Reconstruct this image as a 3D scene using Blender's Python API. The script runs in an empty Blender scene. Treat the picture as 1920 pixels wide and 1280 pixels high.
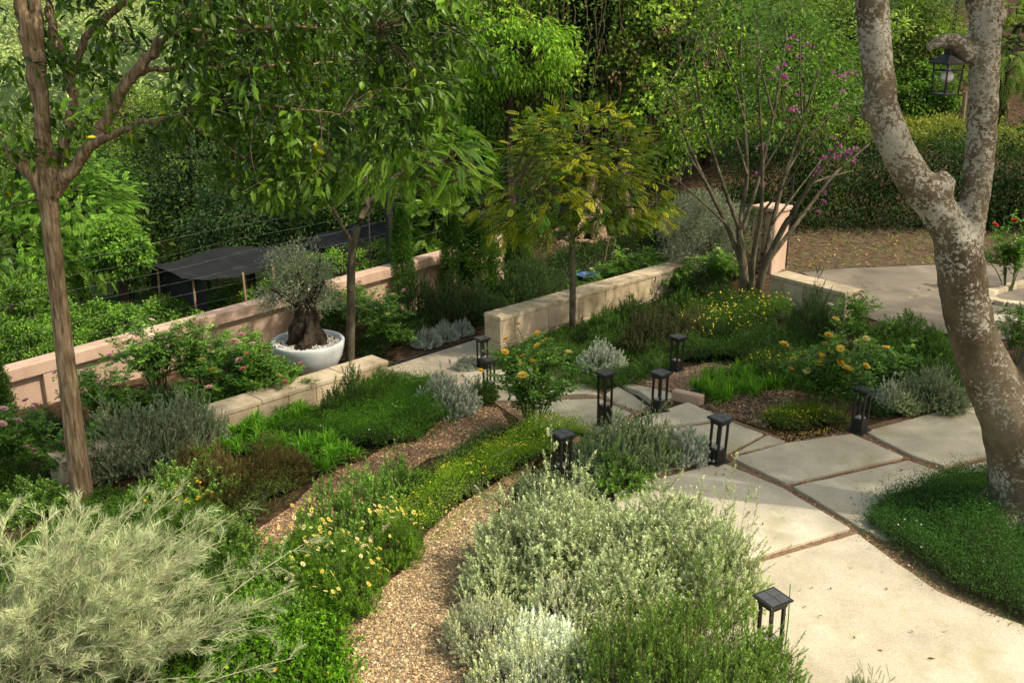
import bpy, math, random
import numpy as np
from mathutils import Vector, Matrix, geometry
PI = math.pi
rng = np.random.default_rng(11)
random.seed(5)
scene = bpy.context.scene
C = scene.collection

# ------------------------------------------------------------------ camera
CAM = np.array([0.0, 0.0, 5.0]); PITCH = math.radians(18.5); FPX = 1850.0
cam_data = bpy.data.cameras.new('camera'); cam = bpy.data.objects.new('camera', cam_data); C.objects.link(cam)
cam.location = CAM; cam.rotation_euler = (math.radians(90) - PITCH, 0, 0)
cam_data.lens = FPX / 1920 * 36; cam_data.sensor_width = 36; cam_data.clip_start = 0.1; cam_data.clip_end = 6000
scene.camera = cam

# ------------------------------------------------------------------ terrain
UX, UY = .695, .719          # direction along the boundary wall
NX, NY = .719, -.695         # across it, towards the house
def sstep(a, b, x):
    t = np.clip((np.asarray(x, float) - a) / (b - a), 0, 1); return t * t * (3 - 2 * t)
D_K = [-60, -40, -24, -17.4, -16.7, -15.6, -12.6, -12.1, -8.3, -7.0, 60]
Z_K = [-9, -6, -3.0, -2.0, -1.2, -1.15, -1.05, -1.0, -.36, 0, 0]
def ground_z(x, y):
    x = np.asarray(x, float); y = np.asarray(y, float)
    d = NX * x + NY * y
    z = np.interp(d, D_K, Z_K)
    s_ = UX * x + UY * y; ws = sstep(8.5, 9.0, s_) * (1 - sstep(11.1, 11.8, s_))      # the drop is a sharp step beside the stairs
    z = z * (1 - ws) + ws * np.interp(d, D_K[:8] + [-7.25, -7.12, 60], Z_K)
    w = sstep(3.4, 5.0, x) * sstep(12.5, 15.0, y)
    z = z * (1 - w)
    wc = sstep(-1.2, 1.2, x) * sstep(21.5, 25, y)
    z = z * (1 - wc) + wc * (-.6 + .6 * sstep(2, 6, x))
    z = z + sstep(20.2, 23, y) * sstep(4, 6, x) * .35
    r = np.hypot(x, y)
    hill = np.clip(y - 25, 0, 400) * .30 * sstep(-14, 30, x - .05 * y)
    hill = 45 * (1 - np.exp(-hill / 45))
    z = z + hill
    left = sstep(90, 420, r) * 15.0 * (1 - sstep(-14, 30, x - .05 * y))
    z = np.where(y > 25, z + left, z)
    z = z + .05 * np.sin(x * .9 + 1) * np.sin(y * .7) * sstep(17, 22, -d)
    return z
def ray(px, py):
    a = (px - 960) / FPX; b = (py - 640) / FPX
    return np.array([a, math.cos(PITCH) - b * math.sin(PITCH), -math.sin(PITCH) - b * math.cos(PITCH)])
def on_ground(px, py, dz=0.0):
    r = ray(px, py); t = 3.0
    while t < 300:
        p = CAM + r * t
        if p[2] <= ground_z(p[0], p[1]) + dz: break
        t += .05 if t < 40 else .5
    lo, hi = t - .5, t
    for _ in range(25):
        m = (lo + hi) / 2; p = CAM + r * m
        if p[2] <= ground_z(p[0], p[1]) + dz: hi = m
        else: lo = m
    p = CAM + r * hi
    return np.array([p[0], p[1], float(ground_z(p[0], p[1]))])
def at_z(px, py, z):
    r = ray(px, py); return CAM + r * ((z - 5.0) / r[2])
def at_y(px, py, Y):
    r = ray(px, py); return CAM + r * (Y / r[1])
def gpoly(pts): return [tuple(on_ground(*p)[:2]) for p in pts]
def zpoly(pts, z): return [tuple(at_z(p[0], p[1], z)[:2]) for p in pts]

# ------------------------------------------------------------------ object helpers
def tag(o, label=None, cat=None, group=None, kind=None):
    if label: o['label'] = label
    if cat: o['category'] = cat
    if group: o['group'] = group
    if kind: o['kind'] = kind
    return o
def empty(name, loc=(0, 0, 0), label=None, cat=None, group=None, rz=0.0):
    o = bpy.data.objects.new(name, None); C.objects.link(o)
    o.location = tuple(float(v) for v in loc); o.rotation_euler = (0, 0, rz); o.empty_display_size = .1
    return tag(o, label, cat, group)
def copy_tree(o, parent=None):
    c = o.copy(); C.objects.link(c)
    if parent is not None: c.parent = parent
    for ch in list(o.children): copy_tree(ch, c)
    return c

class MB:
    """collects vertices and faces of ONE mesh object"""
    def __init__(s): s.V = []; s.C = []; s.F = []; s.n = 0
    def add(s, V, faces, col=(1, 1, 1), mi=0):
        V = np.asarray(V, float).reshape(-1, 3); k = len(V)
        if k == 0: return s
        col = np.asarray(col, float)
        if col.ndim == 1: col = np.tile(col, (k, 1))
        s.V.append(V); s.C.append(col)
        if not isinstance(faces, list): faces = [faces]
        for f in faces: s.F.append((np.asarray(f, np.int64) + s.n, mi))
        s.n += k; return s
    def box(s, c, size, col=(1, 1, 1), rot=0.0, mi=0, top=1.0):
        c = np.asarray(c, float); hx, hy, hz = np.asarray(size, float) / 2
        v = np.array([[-hx, -hy, -hz], [hx, -hy, -hz], [hx, hy, -hz], [-hx, hy, -hz],
                      [-hx * top, -hy * top, hz], [hx * top, -hy * top, hz], [hx * top, hy * top, hz], [-hx * top, hy * top, hz]])
        ca, sa = math.cos(rot), math.sin(rot)
        v = np.stack([v[:, 0] * ca - v[:, 1] * sa, v[:, 0] * sa + v[:, 1] * ca, v[:, 2]], 1) + c
        f = np.array([[0, 3, 2, 1], [4, 5, 6, 7], [0, 1, 5, 4], [1, 2, 6, 5], [2, 3, 7, 6], [3, 0, 4, 7]])
        return s.add(v, f, col, mi)
    def prism(s, poly, z0, z1, col=(1, 1, 1), mi=0):
        n = len(poly); p = np.array(poly, float)
        area = sum(p[i][0] * p[(i + 1) % n][1] - p[(i + 1) % n][0] * p[i][1] for i in range(n))
        if area < 0: p = p[::-1]
        z0 = np.broadcast_to(z0, (n,)); z1 = np.broadcast_to(z1, (n,))
        v = np.concatenate([np.c_[p, z0], np.c_[p, z1]])
        side = np.array([[i, (i + 1) % n, n + (i + 1) % n, n + i] for i in range(n)])
        return s.add(v, [side, np.arange(n, 2 * n)[None], np.arange(n)[::-1][None]], col, mi)
    def lathe(s, prof, seg=40, c=(0, 0, 0), col=(1, 1, 1), mi=0):
        a = np.linspace(0, 2 * PI, seg, endpoint=False); k = len(prof)
        V = np.array([[r * math.cos(t), r * math.sin(t), z] for r, z in prof for t in a]) + np.asarray(c, float)
        F = np.array([[i * seg + j, i * seg + (j + 1) % seg, (i + 1) * seg + (j + 1) % seg, (i + 1) * seg + j] for i in range(k - 1) for j in range(seg)])
        return s.add(V, F, col, mi)
    def tube(s, pts, rad, sides=8, col=(1, 1, 1), cap=True, mi=0):
        P = np.asarray(pts, float)[None]; R = np.broadcast_to(np.asarray(rad, float), (P.shape[1],))[None]
        tubes(s, P, R, sides, col, mi)
        if cap:
            k = P.shape[1]
            s.F.append((np.arange(s.n - sides, s.n)[None], mi)); s.F.append((np.arange(s.n - sides * k, s.n - sides * k + sides)[::-1][None], mi))
        return s
    def build(s, name, mats, parent=None, origin=(0, 0, 0), smooth=False):
        me = bpy.data.meshes.new(name)
        V = np.concatenate(s.V) - np.asarray(origin, float); col = np.concatenate(s.C)
        loops = []; starts = []; mis = []; at = 0
        for f, mi in s.F:
            m, k = f.shape
            loops.append(f.ravel()); starts.append(at + np.arange(m) * k); at += m * k; mis.append(np.full(m, mi))
        loops = np.concatenate(loops).astype(np.int32); starts = np.concatenate(starts).astype(np.int32); mis = np.concatenate(mis).astype(np.int32)
        me.vertices.add(len(V)); me.vertices.foreach_set('co', V.astype(np.float32).ravel())
        me.loops.add(len(loops)); me.loops.foreach_set('vertex_index', loops)
        me.polygons.add(len(starts)); me.polygons.foreach_set('loop_start', starts); me.polygons.foreach_set('material_index', mis)
        me.polygons.foreach_set('use_smooth', np.full(len(starts), smooth))
        a = me.attributes.new('col', 'FLOAT_COLOR', 'POINT')
        a.data.foreach_set('color', np.c_[col, np.ones(len(col))].astype(np.float32).ravel())
        me.update(calc_edges=True)
        for m in (mats if isinstance(mats, (list, tuple)) else [mats]): me.materials.append(m)
        o = bpy.data.objects.new(name, me); C.objects.link(o)
        if parent is not None: o.parent = parent
        return o
def world(mb, name, mats, kind=None, label=None, cat=None, group=None, origin=None, smooth=False):
    """a one-mesh thing whose origin sits at its base"""
    V = np.concatenate(mb.V)
    if origin is None: origin = np.array([V[:, 0].mean(), V[:, 1].mean(), V[:, 2].min()])
    o = mb.build(name, mats, None, origin, smooth); o.location = tuple(float(v) for v in origin)
    return tag(o, label, cat, group, kind)
def bevel(o, w=.01, seg=2):
    m = o.modifiers.new('bevel', 'BEVEL'); m.width = w; m.segments = seg; m.limit_method = 'ANGLE'; m.angle_limit = math.radians(40); return o

def nrm(v): return v / np.maximum(np.linalg.norm(v, axis=-1, keepdims=True), 1e-9)
def rdir(n): return nrm(rng.normal(size=(n, 3)))
def tubes(mb, P, R, sides=3, col=(.1, .07, .04), mi=0):
    """P (S,K,3) centre lines, R (S,K) radii"""
    S, K, _ = P.shape
    T = np.gradient(P, axis=1) if K > 1 else P
    T = nrm(T); ref = np.where(np.abs(T[..., 2:3]) > .9, np.array([1.0, 0, 0]), np.array([0, 0, 1.0]))
    A = nrm(np.cross(T, ref)); B = np.cross(T, A)
    a = np.linspace(0, 2 * PI, sides, endpoint=False)
    V = P[:, :, None] + R[:, :, None, None] * (A[:, :, None] * np.cos(a)[:, None] + B[:, :, None] * np.sin(a)[:, None])
    base = (np.arange(S) * K * sides)[:, None, None] + (np.arange(K - 1) * sides)[None, :, None]
    j = np.arange(sides)
    q = np.stack([base + j, base + (j + 1) % sides, base + sides + (j + 1) % sides, base + sides + j], -1).reshape(-1, 4)
    col = np.asarray(col, float)
    if col.ndim == 2: col = np.repeat(col, K * sides, 0)
    mb.add(V.reshape(-1, 3), q, col, mi)
def bez(A, B, D, t):
    t = np.asarray(t)[..., None]
    return A[:, None] * (1 - t) ** 2 + B[:, None] * 2 * t * (1 - t) + D[:, None] * t ** 2
def spline(pts, k):
    """smooth curve through control points -> k points"""
    p = np.asarray(pts, float); n = len(p)
    d = np.r_[0, np.cumsum(np.linalg.norm(np.diff(p[:, :3], axis=0), axis=1))]; u = np.linspace(0, d[-1], k)
    q = np.stack([np.interp(u, d, p[:, i]) for i in range(p.shape[1])], 1)
    for _ in range(max(1, k // (n * 3))):
        q[1:-1] = .25 * q[:-2] + .5 * q[1:-1] + .25 * q[2:]
    return q
def leaves(mb, P, D, U, L, W, col, fold=.12, droop=.12, mi=0, shape='leaf'):
    n = len(P)
    if n == 0: return
    D = nrm(D); S = nrm(np.cross(D, U)); U = np.cross(S, D)
    L = np.broadcast_to(L, (n,))[:, None]; W = np.broadcast_to(W, (n,))[:, None]
    col = np.broadcast_to(col, (n, 3))
    i = (np.arange(n))[:, None]
    if shape == 'needle':
        V = np.stack([P - S * W * .3, P + S * W * .3, P + D * L * .6 + S * W * .5, P + D * L - U * droop * L, P + D * L * .6 - S * W * .5], 1)
        mb.add(V.reshape(-1, 3), [i * 5 + np.array([0, 1, 2, 4]), i * 5 + np.array([4, 2, 3])], np.repeat(col, 5, 0), mi)
    elif shape == 'leaf':
        M = P + D * L * .45 + U * fold * W
        V = np.stack([P, M + S * W * .5, P + D * L - U * droop * L, M - S * W * .5], 1)
        mb.add(V.reshape(-1, 3), [i * 4 + np.array([0, 1, 2]), i * 4 + np.array([0, 2, 3])], np.repeat(col, 4, 0), mi)
    else:   # broad, six points
        m1 = P + D * L * .3 + U * fold * W * .7; m2 = P + D * L * .68 + U * fold * W * .6 - U * droop * L * .35
        V = np.stack([P, m1 + S * W * .48, m2 + S * W * .4, P + D * L - U * droop * L, m2 - S * W * .4, m1 - S * W * .48,
                      P + D * L * .5 - U * droop * L * .15], 1)
        mb.add(V.reshape(-1, 3), [i * 7 + np.array([0, 1, 2, 6]), i * 7 + np.array([0, 6, 4, 5]), i * 7 + np.array([6, 2, 3]), i * 7 + np.array([6, 3, 4])],
               np.repeat(col, 7, 0), mi)
def blades(mb, P, D, L, W, col, bend=.6, K=5, mi=0):
    """arching strap leaves: P base, D start direction"""
    n = len(P); D = nrm(D); t = np.linspace(0, 1, K)
    L = np.broadcast_to(L, (n,)); W = np.broadcast_to(W, (n,)); bend = np.broadcast_to(bend, (n,))
    hor = D.copy(); hor[:, 2] = 0; hor = nrm(hor + 1e-6)
    Q = P[:, None] + D[:, None] * (L[:, None] * t)[..., None] + (hor[:, None] * .45 - np.array([0, 0, 1.0]) * .75) * ((L * bend)[:, None] * t ** 2.2)[..., None]
    S = nrm(np.cross(D, np.array([0, 0, 1.0])) + 1e-6)
    w = (W[:, None] * np.array([.6, 1, .95, .7, .05] if K == 5 else np.linspace(1, .05, K))) / 2
    V = np.stack([Q - S[:, None] * w[..., None], Q + S[:, None] * w[..., None]], 2)
    base = (np.arange(n) * K * 2)[:, None] + (np.arange(K - 1) * 2)[None]
    f = np.stack([base, base + 1, base + 3, base + 2], -1).reshape(-1, 4)
    mb.add(V.reshape(-1, 3), f, np.repeat(np.broadcast_to(col, (n, 3)), K * 2, 0), mi)
def pal(n, a, b, jit=.18, t=None):
    t = rng.random(n) if t is None else t
    c = np.asarray(a, float) * (1 - t)[:, None] + np.asarray(b, float) * t[:, None]
    return np.clip(c * np.exp(rng.normal(0, jit, (n, 1))) * np.exp(rng.normal(0, .05, (n, 3))), 0, .9)
def in_poly(P, poly):
    x, y = P[:, 0], P[:, 1]; r = np.zeros(len(P), bool); n = len(poly)
    for i in range(n):
        x1, y1 = poly[i]; x2, y2 = poly[(i + 1) % n]
        c = ((y1 > y) != (y2 > y)) & (x < (x2 - x1) * (y - y1) / (y2 - y1 + 1e-12) + x1); r ^= c
    return r
def edge_dist(P, poly):
    d = np.full(len(P), 1e9); n = len(poly)
    for i in range(n):
        a = np.array(poly[i]); b = np.array(poly[(i + 1) % n]); ab = b - a
        t = np.clip(((P - a) @ ab) / (ab @ ab + 1e-12), 0, 1)
        d = np.minimum(d, np.linalg.norm(P - (a + t[:, None] * ab), axis=1))
    return d
def sample_poly(poly, density):
    p = np.array(poly); lo, hi = p.min(0), p.max(0)
    n = int(density * np.prod(hi - lo)) + 4
    Q = lo + rng.random((n, 2)) * (hi - lo)
    return Q[in_poly(Q, poly)]

# ------------------------------------------------------------------ materials
def new_mat(name):
    m = bpy.data.materials.new(name); m.use_nodes = True; nt = m.node_tree; nt.nodes.clear()
    out = nt.nodes.new('ShaderNodeOutputMaterial')
    return m, nt, out
def N(nt, t, **kw):
    n = nt.nodes.new(t)
    for k, v in kw.items():
        if k in n.inputs.keys() if isinstance(k, str) else False: n.inputs[k].default_value = v
        else: setattr(n, k, v)
    return n
def rgb(c): return (c[0], c[1], c[2], 1)
def leaf_mat(name, rough=.5, trans=.3, spec=.35, tint=(1.05, 1.15, .55), hv=.18, gain=1.0, sat=1.0):
    m, nt, out = new_mat(name); L = nt.links
    at = N(nt, 'ShaderNodeAttribute', attribute_name='col')
    oi = N(nt, 'ShaderNodeObjectInfo')
    mr = N(nt, 'ShaderNodeMapRange'); mr.inputs['To Min'].default_value = (1 - hv) * gain; mr.inputs['To Max'].default_value = (1 + hv) * gain
    L.new(oi.outputs['Random'], mr.inputs['Value'])
    hs = N(nt, 'ShaderNodeHueSaturation'); L.new(at.outputs['Color'], hs.inputs['Color']); L.new(mr.outputs[0], hs.inputs['Value']); hs.inputs['Saturation'].default_value = sat
    b = N(nt, 'ShaderNodeBsdfPrincipled'); b.inputs['Roughness'].default_value = rough; b.inputs['Specular IOR Level'].default_value = spec
    L.new(hs.outputs[0], b.inputs['Base Color'])
    mx = N(nt, 'ShaderNodeMix', data_type='RGBA', blend_type='MULTIPLY'); mx.inputs[0].default_value = 1
    L.new(hs.outputs[0], mx.inputs[6]); mx.inputs[7].default_value = rgb(tint)
    t = N(nt, 'ShaderNodeBsdfTranslucent'); L.new(mx.outputs[2], t.inputs['Color'])
    ms = N(nt, 'ShaderNodeMixShader'); ms.inputs[0].default_value = trans
    L.new(b.outputs[0], ms.inputs[1]); L.new(t.outputs[0], ms.inputs[2]); L.new(ms.outputs[0], out.inputs[0])
    return m
def ramp(nt, stops):
    r = N(nt, 'ShaderNodeValToRGB'); e = r.color_ramp.elements
    e[0].position, e[0].color = stops[0][0], rgb(stops[0][1]); e[1].position, e[1].color = stops[-1][0], rgb(stops[-1][1])
    for p, c in stops[1:-1]:
        x = e.new(p); x.color = rgb(c)
    return r
def surf_mat(name, stops, scale=4, detail=8, rough=.85, bump=.3, bscale=60, stretch=(1, 1, 1), spots=None, metal=0, spec=.4, bdist=.01, rnd=0.0, distort=0.3, contrast=(.3, .7)):
    """noise-driven colour + fine grain bump; spots = (scale, lo, hi, colour)"""
    m, nt, out = new_mat(name); L = nt.links
    tc = N(nt, 'ShaderNodeTexCoord'); mp = N(nt, 'ShaderNodeMapping'); mp.inputs['Scale'].default_value = stretch
    L.new(tc.outputs['Object'], mp.inputs[0])
    n1 = N(nt, 'ShaderNodeTexNoise'); n1.inputs['Scale'].default_value = scale; n1.inputs['Detail'].default_value = detail; n1.inputs['Roughness'].default_value = .62; n1.inputs['Distortion'].default_value = distort
    L.new(mp.outputs[0], n1.inputs['Vector'])
    mr = N(nt, 'ShaderNodeMapRange'); mr.inputs['From Min'].default_value = contrast[0]; mr.inputs['From Max'].default_value = contrast[1]
    L.new(n1.outputs[0], mr.inputs['Value'])
    cr = ramp(nt, stops); L.new(mr.outputs[0], cr.inputs[0])
    colr = cr.outputs[0]
    n2 = N(nt, 'ShaderNodeTexNoise'); n2.inputs['Scale'].default_value = bscale; n2.inputs['Detail'].default_value = 5; L.new(mp.outputs[0], n2.inputs['Vector'])
    g = ramp(nt, [(.25, (.72, .72, .72)), (.75, (1.25, 1.25, 1.25))]); L.new(n2.outputs[0], g.inputs[0])
    mu = N(nt, 'ShaderNodeMix', data_type='RGBA', blend_type='MULTIPLY'); mu.inputs[0].default_value = .8; L.new(colr, mu.inputs[6]); L.new(g.outputs[0], mu.inputs[7]); colr = mu.outputs[2]
    for sp in ([] if not spots else spots if isinstance(spots, list) else [spots]):
        sc, lo, hi, c2 = sp
        n3 = N(nt, 'ShaderNodeTexNoise'); n3.inputs['Scale'].default_value = sc; n3.inputs['Detail'].default_value = 6; n3.inputs['Roughness'].default_value = .7; L.new(mp.outputs[0], n3.inputs['Vector'])
        m3 = N(nt, 'ShaderNodeMapRange'); m3.inputs['From Min'].default_value = lo; m3.inputs['From Max'].default_value = hi; L.new(n3.outputs[0], m3.inputs['Value'])
        x = N(nt, 'ShaderNodeMix', data_type='RGBA'); L.new(m3.outputs[0], x.inputs[0]); L.new(colr, x.inputs[6]); x.inputs[7].default_value = rgb(c2); colr = x.outputs[2]
    if rnd:
        at = N(nt, 'ShaderNodeAttribute', attribute_name='col')
        x = N(nt, 'ShaderNodeMix', data_type='RGBA', blend_type='MULTIPLY'); x.inputs[0].default_value = rnd; L.new(colr, x.inputs[6]); L.new(at.outputs['Color'], x.inputs[7]); colr = x.outputs[2]
    b = N(nt, 'ShaderNodeBsdfPrincipled'); b.inputs['Roughness'].default_value = rough; b.inputs['Metallic'].default_value = metal; b.inputs['Specular IOR Level'].default_value = spec
    L.new(colr, b.inputs['Base Color'])
    ad = N(nt, 'ShaderNodeMath', operation='ADD'); L.new(n1.outputs[0], ad.inputs[0]); L.new(n2.outputs[0], ad.inputs[1])
    bp = N(nt, 'ShaderNodeBump'); bp.inputs['Strength'].default_value = bump; bp.inputs['Distance'].default_value = bdist
    L.new(ad.outputs[0], bp.inputs['Height']); L.new(bp.outputs[0], b.inputs['Normal']); L.new(b.outputs[0], out.inputs[0])
    return m
def col_mat(name, rough=.7, trans=0.0, spec=.3):
    return leaf_mat(name, rough, trans, spec, tint=(1.1, 1.1, 1.0), hv=.06)
M = {}
M['leaf'] = leaf_mat('leaf', .55, .38, .22, gain=1.68, sat=1.08)
M['glossy'] = leaf_mat('glossy_leaf', .38, .36, .4, gain=1.6, sat=1.06)
M['silver'] = leaf_mat('silver_leaf', .75, .2, .12, tint=(1.05, 1.08, .7), hv=.08, gain=1.7, sat=1.04)
M['stem'] = col_mat('stem', .8)
M['petal'] = col_mat('petal', .6, .3)
M['pebble'] = col_mat('pebble', .75)
M['needlegrey'] = leaf_mat('grey_needle', .6, .25, .25, tint=(1.05, 1.08, .65), hv=.05, gain=1.45, sat=1.05)
# ------------------------------------------------------------------ setting materials
M['soil'] = surf_mat('mulch_soil', [(0, (.030, .018, .010)), (.5, (.075, .044, .024)), (1, (.15, .095, .055))], 9, 8, .95, .8, 70, bdist=.02)
M['slab'] = surf_mat('washed_concrete', [(0, (.40, .36, .27)), (.5, (.52, .47, .36)), (1, (.61, .555, .435))], 1.6, 10, .92, .5, 75, spots=[(2.3, .53, .74, (.39, .36, .19)), (4, .62, .8, (.31, .27, .18)), (13, .66, .74, (.30, .26, .18)), (55, .63, .70, (.36, .31, .23)), (1.1, .56, .8, (.42, .39, .31))], bdist=.004, rnd=.8)
M['gravelbase'] = surf_mat('gravel_base', [(0, (.13, .075, .04)), (.5, (.27, .17, .10)), (1, (.42, .30, .19))], 45, 6, .95, .9, 90, bdist=.02)
M['pathconc'] = surf_mat('path_concrete', [(0, (.30, .255, .19)), (.5, (.42, .36, .275)), (1, (.50, .435, .34))], 1.3, 9, .9, .2, 150, spots=(3, .6, .8, (.24, .2, .14)), bdist=.004)
M['asphalt'] = surf_mat('asphalt', [(0, (.10, .088, .07)), (.5, (.165, .145, .115)), (1, (.23, .2, .155))], .9, 9, .9, .3, 120, spots=(1.4, .55, .75, (.30, .25, .18)), bdist=.005)
M['litter'] = surf_mat('leaf_litter_earth', [(0, (.04, .028, .016)), (.5, (.085, .058, .032)), (1, (.15, .105, .058))], 7, 9, .95, .9, 40, spots=(3.5, .55, .72, (.09, .12, .03)), bdist=.03)
M['pink'] = surf_mat('terracotta_render', [(0, (.42, .285, .21)), (.5, (.54, .38, .29)), (1, (.61, .445, .345))], .9, 8, .9, .12, 130, stretch=(1.6, 1.6, .32), spots=[(2.2, .54, .80, (.36, .255, .185)), (7, .68, .8, (.60, .47, .38))], bdist=.005)
M['stone'] = surf_mat('cut_limestone', [(0, (.36, .29, .20)), (.5, (.50, .425, .31)), (1, (.60, .53, .41))], 3.2, 9, .88, .35, 70, spots=[(4, .6, .75, (.42, .27, .14)), (9, .64, .76, (.24, .19, .14))], bdist=.008, rnd=.9)
M['black'] = surf_mat('black_powder_coat', [(0, (.012, .012, .012)), (1, (.022, .021, .02))], 30, 4, .5, .08, 300, bdist=.001)
M['terrain'] = None
def terrain_mat():
    m, nt, out = new_mat('earth_and_undergrowth'); L = nt.links
    tc = N(nt, 'ShaderNodeTexCoord')
    n1 = N(nt, 'ShaderNodeTexNoise'); n1.inputs['Scale'].default_value = 8; n1.inputs['Detail'].default_value = 10; L.new(tc.outputs['Object'], n1.inputs['Vector'])
    r1 = ramp(nt, [(.3, (.022, .013, .008)), (.5, (.055, .033, .018)), (.72, (.13, .08, .045))]); L.new(n1.outputs[0], r1.inputs[0])
    n2 = N(nt, 'ShaderNodeTexNoise'); n2.inputs['Scale'].default_value = .9; n2.inputs['Detail'].default_value = 14; n2.inputs['Roughness'].default_value = .7; L.new(tc.outputs['Object'], n2.inputs['Vector'])
    r2 = ramp(nt, [(.3, (.012, .022, .006)), (.5, (.03, .055, .014)), (.7, (.075, .11, .03))]); L.new(n2.outputs[0], r2.inputs[0])
    sx = N(nt, 'ShaderNodeSeparateXYZ'); L.new(tc.outputs['Object'], sx.inputs[0])
    a = N(nt, 'ShaderNodeMath', operation='MULTIPLY'); a.inputs[1].default_value = NX; L.new(sx.outputs[0], a.inputs[0])
    b = N(nt, 'ShaderNodeMath', operation='MULTIPLY_ADD'); b.inputs[1].default_value = NY; L.new(sx.outputs[1], b.inputs[0]); L.new(a.outputs[0], b.inputs[2])
    mr = N(nt, 'ShaderNodeMapRange'); mr.inputs['From Min'].default_value = -16.6; mr.inputs['From Max'].default_value = -19; L.new(b.outputs[0], mr.inputs[0])
    mx = N(nt, 'ShaderNodeMix', data_type='RGBA'); L.new(mr.outputs[0], mx.inputs[0]); L.new(r1.outputs[0], mx.inputs[6]); L.new(r2.outputs[0], mx.inputs[7])
    p = N(nt, 'ShaderNodeBsdfPrincipled'); p.inputs['Roughness'].default_value = .95; p.inputs['Specular IOR Level'].default_value = .15; L.new(mx.outputs[2], p.inputs['Base Color'])
    bp = N(nt, 'ShaderNodeBump'); bp.inputs['Strength'].default_value = .9; bp.inputs['Distance'].default_value = .03; L.new(n1.outputs[0], bp.inputs['Height']); L.new(bp.outputs[0], p.inputs['Normal'])
    L.new(p.outputs[0], out.inputs[0]); return m
M['terrain'] = terrain_mat()

# ------------------------------------------------------------------ ground sheet to the horizon
def axis(lo, hi, step, far_lo, far_hi, g=1.16):
    a = list(np.arange(lo, hi + 1e-6, step)); s = step; v = lo; pre = []
    while v > far_lo: s *= g; v -= s; pre.append(v)
    s = step; v = hi; post = []
    while v < far_hi: s *= g; v += s; post.append(v)
    return np.array(pre[::-1] + a + post)
gx = axis(-13, 14, .22, -1600, 1600); gy = axis(3, 27, .22, -60, 2600)
GX, GY = np.meshgrid(gx, gy, indexing='ij'); GZ = ground_z(GX, GY)
mb = MB(); ni, nj = GX.shape
ii, jj = np.meshgrid(np.arange(ni - 1), np.arange(nj - 1), indexing='ij'); k0 = ii * nj + jj
mb.add(np.stack([GX, GY, GZ], -1).reshape(-1, 3), np.stack([k0, k0 + nj, k0 + nj + 1, k0 + 1], -1).reshape(-1, 4))
tag(mb.build('ground', M['terrain'], smooth=True), kind='structure')

def sheet(name, poly, mat, dz, step=.25, kind='structure', zfun=None):
    """a flat-lying sheet draped dz above the ground inside a polygon"""
    P = []; n = len(poly)
    for i in range(n):
        a = np.array(poly[i]); b = np.array(poly[(i + 1) % n]); m = max(1, int(np.linalg.norm(b - a) / step))
        for t in range(m): P.append(a + (b - a) * t / m)
    nb = len(P); arr = np.array(poly); lo, hi = arr.min(0), arr.max(0)
    g = np.stack(np.meshgrid(np.arange(lo[0], hi[0], step), np.arange(lo[1], hi[1], step), indexing='ij'), -1).reshape(-1, 2)
    g = g[in_poly(g, poly)]; g = g[edge_dist(g, poly) > step * .4] if len(g) else g
    pts = [Vector(p) for p in P] + [Vector(p) for p in g]
    v, _, f, *_ = geometry.delaunay_2d_cdt(pts, [(i, (i + 1) % nb) for i in range(nb)], [], 1, 1e-5)
    V = np.array([(p.x, p.y) for p in v]); z = (zfun or ground_z)(V[:, 0], V[:, 1]) + dz
    mbs = MB(); tri = np.array([t if len(t) == 3 else t[:3] for t in f])
    e1 = V[tri[:, 1]] - V[tri[:, 0]]; e2 = V[tri[:, 2]] - V[tri[:, 0]]; cr = e1[:, 0] * e2[:, 1] - e1[:, 1] * e2[:, 0]
    tri[cr < 0] = tri[cr < 0][:, ::-1]
    mbs.add(np.c_[V, z], tri)
    return tag(mbs.build(name, mat, smooth=True), kind=kind)

ROAD = zpoly([(1502, 512), (1560, 506), (1740, 498), (1990, 492), (2400, 500), (2400, 690), (2050, 668), (1900, 640), (1760, 625), (1650, 605), (1585, 580), (1578, 545)], 0)
sheet('road', ROAD, M['asphalt'], .016)
BANK = zpoly([(1478, 520), (1502, 511), (1560, 505), (1740, 497), (1990, 491), (2400, 498)], 0) + [(22, 24.5), (4.4, 24.5)]
sheet('bank', BANK, M['litter'], .010)
TERR = zpoly([(1150, 808), (1292, 757), (1440, 812), (1480, 832), (1600, 805), (1800, 757), (2100, 720), (2500, 900), (2300, 1700), (1250, 1700), (1250, 1150), (1150, 930)], 0)
sheet('gravel_bed', TERR, M['gravelbase'], .010)
LOWBED = gpoly([(868, 702), (950, 692), (1000, 698), (1100, 700), (1130, 735), (1165, 716), (1260, 694), (1335, 680), (1375, 690), (1255, 757), (1190, 782), (1140, 806), (1000, 806), (905, 740)])
sheet('gravel_bed', LOWBED, M['gravelbase'], .008)
def line_ds(pairs): return [(NX * d + UX * s, NY * d + UY * s) for d, s in pairs]   # across / along the wall -> x, y
PATH = line_ds([(-13.15, 6.5), (-13.15, 21), (-12.35, 21), (-12.35, 11.95), (-11.9, 12.0), (-10.6, 11.6), (-10.6, 10.2), (-11.9, 9.95), (-12.4, 9.9), (-12.6, 6.5)])
sheet('garden_path', PATH, M['pathconc'], .02)
GRAV_MAIN = zpoly([(640, 1180), (700, 1115), (770, 1060), (800, 1000), (850, 955), (905, 922), (960, 880), (1005, 852), (990, 900), (930, 960), (885, 1050), (905, 1180), (910, 1300), (900, 1500), (640, 1500), (652, 1290)], 0)
sheet('gravel_path', GRAV_MAIN, M['gravelbase'], .012)
GRAV_LOW = gpoly([(475, 1000), (555, 945), (600, 895), (680, 865), (760, 815), (860, 765), (935, 765), (955, 800), (905, 830), (800, 862), (740, 905), (640, 975), (540, 1035), (480, 1045)])
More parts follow.
